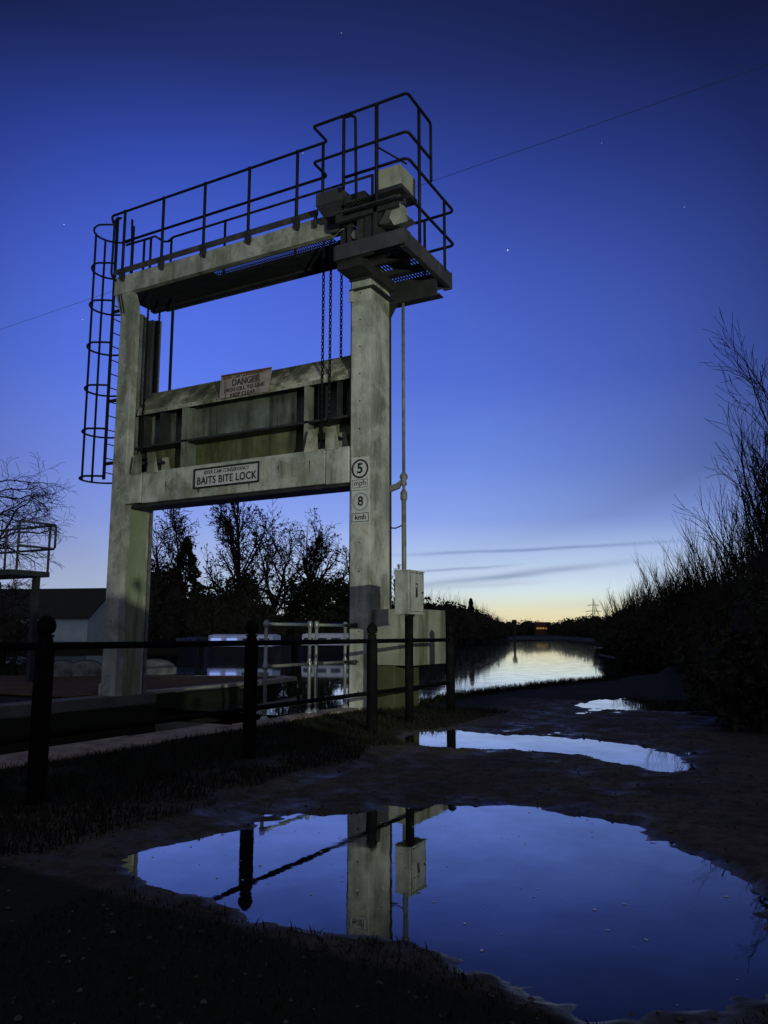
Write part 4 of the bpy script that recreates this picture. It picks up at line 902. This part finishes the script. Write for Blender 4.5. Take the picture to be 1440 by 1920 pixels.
# undergrowth along the far shore
hb = [('low dark thicket behind the blue boat, left part', 300, 62, [(0, 0, 2.4, 2.2, 2.0, 3.2, 3000), (1.6, 0, 2.2, 1.8, 1.6, 3.0, 1700)]),
      ('low dark thicket below the pointed conifer', 385, 61, [(0, 0, 1.8, 2.4, 2.0, 2.8, 2600), (1.8, 0, 1.6, 1.8, 1.6, 2.3, 1500)]),
      ('low dark thicket below the tallest bare tree', 455, 61, [(0, 0, 1.6, 3.0, 2.0, 2.9, 2400), (2.4, 0, 1.1, 2.2, 1.6, 1.9, 1200)]),
      ('low dark thicket behind the tube railing', 530, 61, [(0, 0, .9, 3.0, 2.0, 1.5, 1800), (2.4, 0, .9, 2.2, 1.6, 1.5, 1000)]),
      ('low dark thicket below the ivy-clad tree', 600, 61, [(0, 0, .9, 3.0, 2.0, 1.6, 1800), (2.4, 0, .8, 2.2, 1.6, 1.4, 1000)]),
      ('low dark thicket beside the near pillar', 672, 62, [(0, 0, 1.1, 3.0, 2.0, 1.8, 1800), (2.4, 0, 1.1, 2.2, 1.6, 1.9, 1000)]),
      ('dark thicket behind the control cabinet', 755, 70, [(0, 0, 1.6, 3.0, 2.0, 2.4, 2000), (2.4, 0, 1.7, 2.2, 1.6, 2.4, 1200)]),
      ('dark thicket at the far left behind the white house roof', 20, 75, [(0, 0, 1.6, 4.0, 2.0, 2.2, 1500)])]
for i, (lb, px, d, bl) in enumerate(hb): bush('thicket', lb, px, d, bl, 100 + i, .16, grp='thickets along the far shore', twigs=26)
bush('cover_shrub', 'dark shrub added over the unlit left part of the white house wall', 30, 44, [(0, 0, .9, 1.6, 1.2, 1.15, 2600), (1.3, .2, .6, .9, .9, .85, 1200), (-1.6, 0, .9, 1.5, 1.2, 1.2, 2000)], 170, .09, grp=None, twigs=30)  # added to cover the house wall where it fades into darkness
mid = [(800, 104, 4.9), (834, 118, 6.0), (862, 128, 5.7), (886, 138, 5.2), (906, 150, 4.6), (924, 165, 3.8)]
mlab = ['tallest bush beside the control box on the far left bank of the river', 'bushy bare-topped bush, second along the left bank of the river', 'dark bush, third along the left bank of the river', 'dark bush, fourth along the left bank, with a thin spire', 'low bush, fifth along the left bank of the river', 'lowest bush at the end of the left bank']
for i, (px, d, h) in enumerate(mid):
    bush('bank_bush', mlab[i], px, d, [(0, 0, h * .42, h * .62, h * .5, h * .60, 2200), (h * .4, 1.0, h * .36, h * .45, h * .4, h * .5, 1100)], 200 + i, .17, grp='bushes down the left bank of the river', twigs=60)
conifer('small pointed tree rising from the bushes on the left river bank', 882, 136, 7.0, 1.0, 9)
# gnarled tree at left edge
tree('gnarled_tree', 'gnarled bare tree with drooping twigs at the left edge', -128, 34, 10.4, dict(n=(15, 9, 8), seg=(8, 8, 6, 4), up=(.0, -.03, -.06, -.02), len=(.52, .45, .42), t0=(.25, .15, .1), ang=(1.0, .8, .8), wig=(.12, .24, .28, .3), fall=.45), 53, .17, tip=.009, grp='bare trees by the white house')
tree('gnarled_tree', 'pale low twiggy tree under the raised deck at the left edge', 15, 52, 5.2, dict(n=(14, 9, 7), up=(.0, -.0, -.02, .0), len=(.6, .45, .42), t0=(.15, .15, .1), ang=(1.0, .8, .8)), 57, .14, tip=.012, grp='bare trees by the white house')
# distant treeline
rl = random.Random(8)
dl = [(700, 330, 7.5), (740, 320, 8), (930, 300, 6.0), (952, 330, 6.8), (985, 340, 7.6), (1010, 360, 7.0), (1040, 320, 6.2), (1062, 290, 7.0), (1085, 260, 6.8), (1108, 220, 6.6)]
nm = ['behind the near pillar', 'behind the control box', 'at the left end of the gap over the river', 'by the marker board', 'between the marker board and the lit building', 'behind the lit building', 'right of the lit building', 'two along from the lit building', 'left of the pylon', 'in front of the pylon']
for i, (px, d, h) in enumerate(dl):
    w_ = d * 22 / 1489
    bush('distant_tree', 'small far tree on the skyline ' + nm[i], px, d, [(0, 0, h * .40, w_, 3, h * .55, 900), (w_ * .8, 0, h * .34, w_ * .8, 3, h * .46, 500)], 300 + i, .42, grp='trees on the far skyline', cat='tree', twigs=30)
def farwood(a, b, d, h, label, seed):
    rng = np.random.RandomState(seed); t0 = bearing((a + b) / 2, d); C = []
    n = 5000; u = rng.rand(n); px = a + (b - a) * u; hh = h * (.55 + .45 * np.sin(px * .043 + seed) * np.sin(px * .017)) * rng.rand(n) ** .6
    dd = d * (1 + .08 * rng.rand(n)); k = (px - 720) / 1489.45
    X = CAM.x + FH.x * dd + RT.x * k * dd - t0.x; Y = CAM.y + FH.y * dd + RT.y * k * dd - t0.y; C = np.stack([X, Y, hh], 1)
    s = .9 * (.5 + rng.rand(n, 1)); A = rng.normal(0, 1, (n, 3)); A /= np.linalg.norm(A, axis=1, keepdims=True); B = np.cross(A, rng.normal(0, 1, (n, 3))); B /= np.linalg.norm(B, axis=1, keepdims=True)
    V = np.stack([C - A * s, C - B * s, C + A * s, C + B * s], 1).reshape(-1, 3); o = fast_mesh('far_wood', V, np.arange(4 * n).reshape(n, 4), HEDGE, False, 'stuff'); o.location = t0
    tag(o, label, 'wood')
farwood(-250, 330, 150, 8, 'dark far wood behind the white house and the far pillar', 1)
farwood(300, 800, 160, 8, 'dark far wood behind the moored boats', 2)
farwood(780, 1300, 420, 7, 'low far wood along the horizon at the end of the river', 3)

# ------------------------------------------------------------------ right bank: hedge and pollard willows
def willow(label, px, d, h, spread, n, seed, lean=(0, 0), tip=.006):
    rng = np.random.RandomState(seed); b = bearing(px, d); t = thing('pollard_willow', label, 'willow', tuple(b), 'leafless willows on the right bank')
    T = []; S = []
    for s in range(5):
        a = rng.rand() * 6.28; r = spread * .35 * rng.rand(); T.append(np.concatenate([[r * math.cos(a), r * math.sin(a), -.1], [r * 1.4 * math.cos(a), r * 1.4 * math.sin(a), h * .22], [.09, .06]]))
    for k in range(n):
        a = rng.rand() * 2 * math.pi; r = spread * .5 * rng.rand() ** .5; p = np.array([r * math.cos(a), r * math.sin(a), h * .12 * rng.rand()])
        Lh = h * (.55 + .45 * rng.rand()) * (1 - .25 * (r / spread)); d0 = np.array([math.cos(a) * .15 * r / spread * 2 + lean[0], math.sin(a) * .15 * r / spread * 2 + lean[1], 1.]) + rng.normal(0, .10, 3)
        m = 8; rr_ = (.007 + .010 * rng.rand()) * (1 + d * .012); d0 /= np.linalg.norm(d0); q = p
        for i in range(m):
            d0 = d0 + rng.normal(0, .085, 3) + [0, 0, .05]; d0 /= np.linalg.norm(d0); e = q + d0 * Lh / m; r0 = rr_ * (1 - i / m) + tip; r1 = rr_ * (1 - (i + 1) / m) + tip * (.6 if i == m - 1 else 1)
            S.append(np.concatenate([q, e, [r0, r1]]))
            if i > 1:
                for _ in range(4 if rng.rand() < .7 else 3):
                    c = rdir(rng, d0, .35 + .25 * rng.rand()); c[2] += .35; c /= np.linalg.norm(c); l = Lh * (.10 + .14 * rng.rand()); g = q + (e - q) * rng.rand(); mdd = g + c * l * .5; c2 = c + rng.normal(0, .15, 3) + [0, 0, .15]; c2 /= np.linalg.norm(c2); f = mdd + c2 * l * .6
                    S.append(np.concatenate([g, mdd, [r1 * .6 + .001, r1 * .45 + .001]])); S.append(np.concatenate([mdd, f, [r1 * .45 + .001, .003]]))
            q = e
    V, F = seg_mesh(T, 6); fast_mesh('trunk', V, F, BARK, True, None, t); V, F = seg_mesh(S, 3); fast_mesh('crown', V, F, TWIG, False, None, t)
wl = [(1560, 14.5, 6.9, 1.9, 40, 'nearest and tallest leafless willow at the right edge'), (1530, 17.0, 6.5, 1.6, 30, 'tall leafless willow, second from the right edge'), (1535, 20.5, 7.4, 2.4, 34, 'tall leafless willow standing behind the nearest one'),
      (1505, 21.5, 6.9, 1.4, 22, 'leafless willow with the far-flung left limb, third along'), (1440, 25, 5.7, 2.2, 46, 'mid-height leafless willow, fourth along the right bank'), (1378, 29, 5.0, 2.4, 50, 'leafless willow above the round dark bush'),
      (1310, 33, 4.5, 2.4, 50, 'thin-shooted leafless willow, sixth along the right bank'), (1262, 40, 4.3, 2.8, 60, 'thin-shooted leafless willow, seventh along the right bank'), (1222, 48, 4.3, 3.2, 60, 'low leafless willow, eighth along the right bank'), (1185, 60, 4.3, 3.8, 60, 'lowest and farthest leafless willow by the river')]
for i, (px, d, h, s, n, lb) in enumerate(wl):
    if i < 4: tree('pollard_willow', lb, px - 52, d, h * (.70, .66, .66, .62)[i], dict(n=(17, 8, 7), up=(.04, .13, .09, .05), ang=(.50, .42, .45), len=(.66, .46, .42), t0=(.05, .18, .15), wig=(.07, .09, .13, .16), fall=.5), 700 + i, .075, grp='leafless willows on the right bank', cat='willow', tip=.0045, lean=(-.06, -.02))
    else: willow(lb, px, d, h, s, int(n * 1.5), 400 + i, tip=.005 + d * .00016, lean=(-.02, .0) if i != 3 else (-.10, -.05))
hd = [(1510, 12.5, 2.4, 2.6, 'near black bramble mass at the right edge'), (1445, 15.0, 2.3, 2.2, 'black bramble mass under the tallest willow'), (1500, 9.0, 1.9, 2.0, 'nearest dark bramble bank at the right edge of the track'), (1390, 18.5, 2.2, 2.2, 'black bramble mass below the second willow'),
      (1335, 22, 2.1, 2.2, 'dark hedge bush left of the second willow'), (1278, 27, 2.75, 1.5, 'round dark evergreen bush standing proud of the hedge'), (1240, 31, 2.2, 2.8, 'dark hedge bush left of the round evergreen'), (1205, 38, 2.4, 3.2, 'dark hedge bush below the thin-shooted willows'),
      (1196, 48, 2.6, 3.2, 'dark hedge bush at mid distance along the right bank'), (1166, 60, 2.6, 2.8, 'dark hedge bush near the far end of the right bank'), (1150, 74, 2.9, 3.0, 'farthest hedge bush, below the pylon')]
for i, (px, d, h, w_, lb) in enumerate(hd):
    k = int(5000 + 50000 / d)
    bush('hedge_bush', lb, px, d, [(0, 0, h * .45, w_ * .5, w_ * .6, h * .55, k), (w_ * .35, .5, h * .40, w_ * .45, w_ * .5, h * .48, k // 2), (-w_ * .3, .3, h * .30, w_ * .4, w_ * .5, h * .40, k // 2)], 500 + i, .026 + d * .0014, grp='dark hedge along the right bank', twigs=40)
bl = []
for i in range(10):
    for k in range(10): bl.append((.10 * math.sin(i * 3 + k), -.28 * i, .20 + .20 * k, .62, .46, .46, 260))
bush('shade_hedge', 'added unseen hedge behind the viewpoint that shades the far pillar foot', 0, 0, bl, 540, .035, grp=None, twigs=0, base=(8.85, -9.08, 0))  # unseen hedge, added to block the lamp from the far pillar foot and foreground

# ------------------------------------------------------------------ far details
b = bearing(962, 143, 0); t = thing('marker_board', 'square dark board on a post at the far end of the river', 'marker', tuple(b))
MB().box(b.x - .42, b.x + .42, b.y - .1, b.y + .1, 2.55, 3.55).build('board', DKST, t); MB().box(b.x - .16, b.x + .16, b.y - .15, b.y + .15, -.6, 2.55).build('post', DKST, t)
b = bearing(1016, 330, 0); t = thing('lit_building', 'low brown building with warm lit windows on the far skyline', 'building', tuple(b))
u = RT; Zv = Vector((0, 0, 1))
q = MB(); q.prism([b - u * 3.2, b + u * 3.2, b + u * 3.2 + Zv * 5.2, b - u * 3.2 + Zv * 5.2], FH * 4); q.build('wall', BRICK, t)
for k in range(5):
    p0 = b - u * 2.9 + u * (k * 1.2) - FH * .05 + Zv * 3.05; f = MB(); f.prism([p0, p0 + u * .9, p0 + u * .9 + Zv * .65, p0 + Zv * .65], -FH * .05); f.build('window', emis('warm_window', lin(255, 190, 90), .3), t)
q = MB(); q.prism([b - u * 3.5 + Zv * 5.2, b + u * 3.5 + Zv * 5.2, b + u * 2.8 + Zv * 5.9, b - u * 2.8 + Zv * 5.9], FH * 4); q.build('roof', BRICK, t)
b = bearing(923, 240, 2.9); t = thing('far_lamp', 'small bright white lamp low at the end of the left river bank', 'lamp', (b.x, b.y, 0))
MB().tube([(b.x, b.y, 0), (b.x, b.y, 2.75)], .06, 6).build('post', DKST, t); MB().lathe((b.x, b.y, 2.75), [(.05, 0), (.30, .12), (.30, .35), (.05, .45)], 10).build('lamp_head', emis('lamp_glow', (.8, .85, 1.0), 2.5), t)
def pylon(px, d, h):
    b = bearing(px, d); t = thing('pylon', 'faint lattice electricity pylon above the far end of the hedge', 'pylon', tuple(b)); m = MB(); u = RT
    def P3(a, z, s=0): return b + u * a + FH * s + Vector((0, 0, z))
    r = .13
    for s in (-1, 1):
        for f_ in (-1, 1): m.tube([P3(s * 2.6, 0, f_ * 2), P3(s * .7, h * .6, f_ * .5), P3(0, h)], r, 4)
    for k in range(7):
        z0 = h * .09 * k; z1 = h * .09 * (k + 1); w0 = 2.6 - 1.9 * z0 / (h * .6) if z0 < h * .6 else .5; w1 = max(.5, 2.6 - 1.9 * z1 / (h * .6)); m.tube([P3(-w0, z0), P3(w1, z1)],   .07, 4); m.tube([P3(w0, z0), P3(-w1, z1)], .07, 4)
    m.build('tower', GREYST, t)
    a = MB()
    for z, l in ((h * .64, 5.6), (h * .80, 4.2)):
        a.tube([P3(-l, z), P3(0, z + 1.0), P3(l, z)], r, 4); a.tube([P3(-l, z), P3(l, z)], r, 4)
    a.build('cross_arm', GREYST, t)
pylon(1110, 560, 26)
# overhead wire
def wire(z, y0, label, r):
    m = MB(); a = Vector((-140, 19.2 + y0, z + 2)); b = Vector((110, 1.6 + y0, z + 2)); n = 60; pp = []
    for i in range(n + 1):
        s = i / n; p = a.lerp(b, s); p.z = z + 8 * (s - .56) ** 2; pp.append(p)
    m.tube(pp, r, 5); tag(m.build('overhead_wire', mat('weathered_cable', (.16, .17, .2), .6)), label, 'wire', 'overhead wires above the gantry')
wire(14.0, 0, 'faint overhead wire crossing the sky behind the gantry', .007)
# pale edging of the far towpath
tag(strip('towpath_kerb', [(-1.2, 31.0), (-3.5, 38), (-9, 52)], .25, -.02, .05, PKERB), 'thin pale kerb line where the right bank curves into the distance', 'kerb')
tag(strip('towpath_kerb', [(1.2, 33), (-2.2, 44), (-7, 55)], .2, -.02, .06, PKERB), 'second thin pale kerb line further up the right bank', 'kerb')

# ------------------------------------------------------------------ grass, stones, scraps on the water
def grass(name, label, P, hmin, hmax, seed, m, wd=.006):
    rng = np.random.RandomState(seed); n = len(P); z = ground_h(P); h = hmin + (hmax - hmin) * rng.rand(n) ** 1.6; a = rng.rand(n) * 6.283
    dx, dy = np.cos(a), np.sin(a); ln = h * (.15 + .7 * rng.rand(n)); b = rng.rand(n) * 6.283
    B = np.stack([P[:, 0], P[:, 1], z - .01], 1); w_ = wd * (.6 + .8 * rng.rand(n)); W = np.stack([dx * w_, dy * w_, 0 * w_], 1)
    M_ = B + np.stack([np.cos(b) * ln * .35, np.sin(b) * ln * .35, h * .6], 1); T = B + np.stack([np.cos(b) * ln, np.sin(b) * ln, h], 1)
    V = np.stack([B - W, B + W, M_ + W * .7, M_ - W * .7, T], 1).reshape(-1, 3); i = np.arange(n)[:, None] * 5
    F = np.concatenate([i + np.array([[0, 1, 2, 3]]), i + np.array([[3, 2, 4, 4]])], 0)
    me = bpy.data.meshes.new(name); me.from_pydata(V.tolist(), [], (i + np.array([[0, 1, 2, 3]])).tolist() + (i + np.array([[3, 2, 4]])).tolist()); me.materials.append(m)
    o = bpy.data.objects.new(name, me); col.objects.link(o); tag(o, label, 'grass', None, 'stuff')
GRS = mat('dark_grass', (.014, .016, .010), .9, spec=.05, noise=((.022, .022, .014), 2, .35, .7))
rng = np.random.RandomState(77)
Pg = np.column_stack([rng.uniform(.2, 2.9, 52000), rng.uniform(-9.2, 1.0, 52000)])
keep = (np.max([sdist(Pg, q) for q in PUD], 0) < -.02) & (Pg[:, 0] < 1.9 + .9 * vnoise(Pg[:, 0] * 1.3, Pg[:, 1] * 1.3) + .0) & (vnoise(Pg[:, 0] * 3, Pg[:, 1] * 3) > .2)
grass('grass_verge', 'short dark grass on the verge around the black fence posts', Pg[keep], .02, .09, 1, GRS, .004)
tt = rng.rand(9000); yb = 1.2 + tt * 9.2; xb = np.interp(yb, [1.26, 3, 6, 8.95, 13], [.34, .27, .62, 1.16, 1.5]) + rng.normal(.10, .13, 9000).clip(-.06, .6)
grass('bank_grass', 'ragged dark grass fringing the river edge beyond the puddles', np.column_stack([xb, yb]), .02, .15, 2, GRS, .006)
Pg = np.column_stack([rng.uniform(3.2, 6.3, 16000), rng.uniform(-8.9, -7.0, 16000)]); keep = (np.max([sdist(Pg, q) for q in PUD], 0) < -.03)
grass('near_grass', 'short trodden grass at the near edge of the big puddle', Pg[keep], .01, .045, 3, GRS, .003)
Pg = np.column_stack([rng.uniform(-30, -4.9, 6000), rng.uniform(-14, -1.0, 6000)])
grass('far_bank_grass', 'dark grass on the far side of the lock', Pg, .03, .10, 4, GRS, .012)
# grit
n = 6500; Pg = np.column_stack([rng.uniform(2.0, 6.4, n), rng.uniform(-8.6, 3.5, n)]); z = ground_h(Pg); k = z > -.028; Pg = Pg[k]; z = z[k]; n = len(z)
s = .003 + .011 * rng.rand(n) ** 3; oct_ = np.array([(1, 0, 0), (0, 1, 0), (-1, 0, 0), (0, -1, 0), (0, 0, .7), (0, 0, -.7)]); V = (np.stack([Pg[:, 0], Pg[:, 1], z + s * .3], 1)[:, None, :] + oct_[None] * (s[:, None, None] * (.7 + .6 * rng.rand(n, 6, 1)))).reshape(-1, 3)
tri = np.array([(0, 1, 4), (1, 2, 4), (2, 3, 4), (3, 0, 4), (1, 0, 5), (2, 1, 5), (3, 2, 5), (0, 3, 5)]); F = (np.arange(n)[:, None, None] * 6 + tri[None]).reshape(-1, 3)
o = fast_mesh('track_gravel', V, F, mat('grit', (.09, .078, .065), .7, noise=((.02, .018, .015), 20, .4, .6)), False, 'stuff'); tag(o, 'loose grit and small stones scattered on the muddy track', 'gravel')
# floating scraps of leaf and froth on the big puddle; sky glint painted pale
b_ = MB(); rr = random.Random(12)
for k in range(110):
    x = rr.uniform(2.9, 5.7); y = rr.uniform(-7.3, -4.8)
    if sdist(np.array([[x, y]]), PUD[0])[0] < .1: continue
    a = rr.random() * 6.28; l = .003 + .009 * rr.random() ** 2.5; wv = l * (.3 + .4 * rr.random()); n = 7
    b_.prism([(x + math.cos(a) * math.cos(t_) * l - math.sin(a) * math.sin(t_) * wv, y + math.sin(a) * math.cos(t_) * l + math.cos(a) * math.sin(t_) * wv, -.0285) for t_ in [2 * math.pi * j / n for j in range(n)]], (0, 0, .0012))
tag(b_.build('floating_scraps', mat('sky_glint_scraps', (.75, .78, .82), .3, spec=.6)), 'scattered leaf scraps and bubbles on the big puddle, sky glint painted in', 'debris', None, 'stuff')

n = 230; Pg = np.column_stack([rng.uniform(1.9, 6.2, n), rng.uniform(-8.4, 1.5, n)]); z = ground_h(Pg); q_ = z > -.022; Pg = Pg[q_]; z = z[q_]; n = len(z); a = rng.rand(n) * 6.28; l = .007 + .018 * rng.rand(n) ** 2; wv = l * .5
u = np.stack([np.cos(a) * l, np.sin(a) * l, .006 * rng.rand(n)], 1); v = np.stack([-np.sin(a) * wv, np.cos(a) * wv, .008 * rng.rand(n)], 1); c = np.stack([Pg[:, 0], Pg[:, 1], z + .004], 1)
V = np.stack([c - u, c - v, c + u, c + v], 1).reshape(-1, 3); o = fast_mesh('fallen_leaves', V, np.arange(4 * n).reshape(n, 4), mat('dead_leaf', (.07, .045, .025), .7, noise=((.14, .10, .05), 9, .4, .6)), False, 'stuff'); tag(o, 'dead leaves scattered over the mud and puddles', 'leaves')
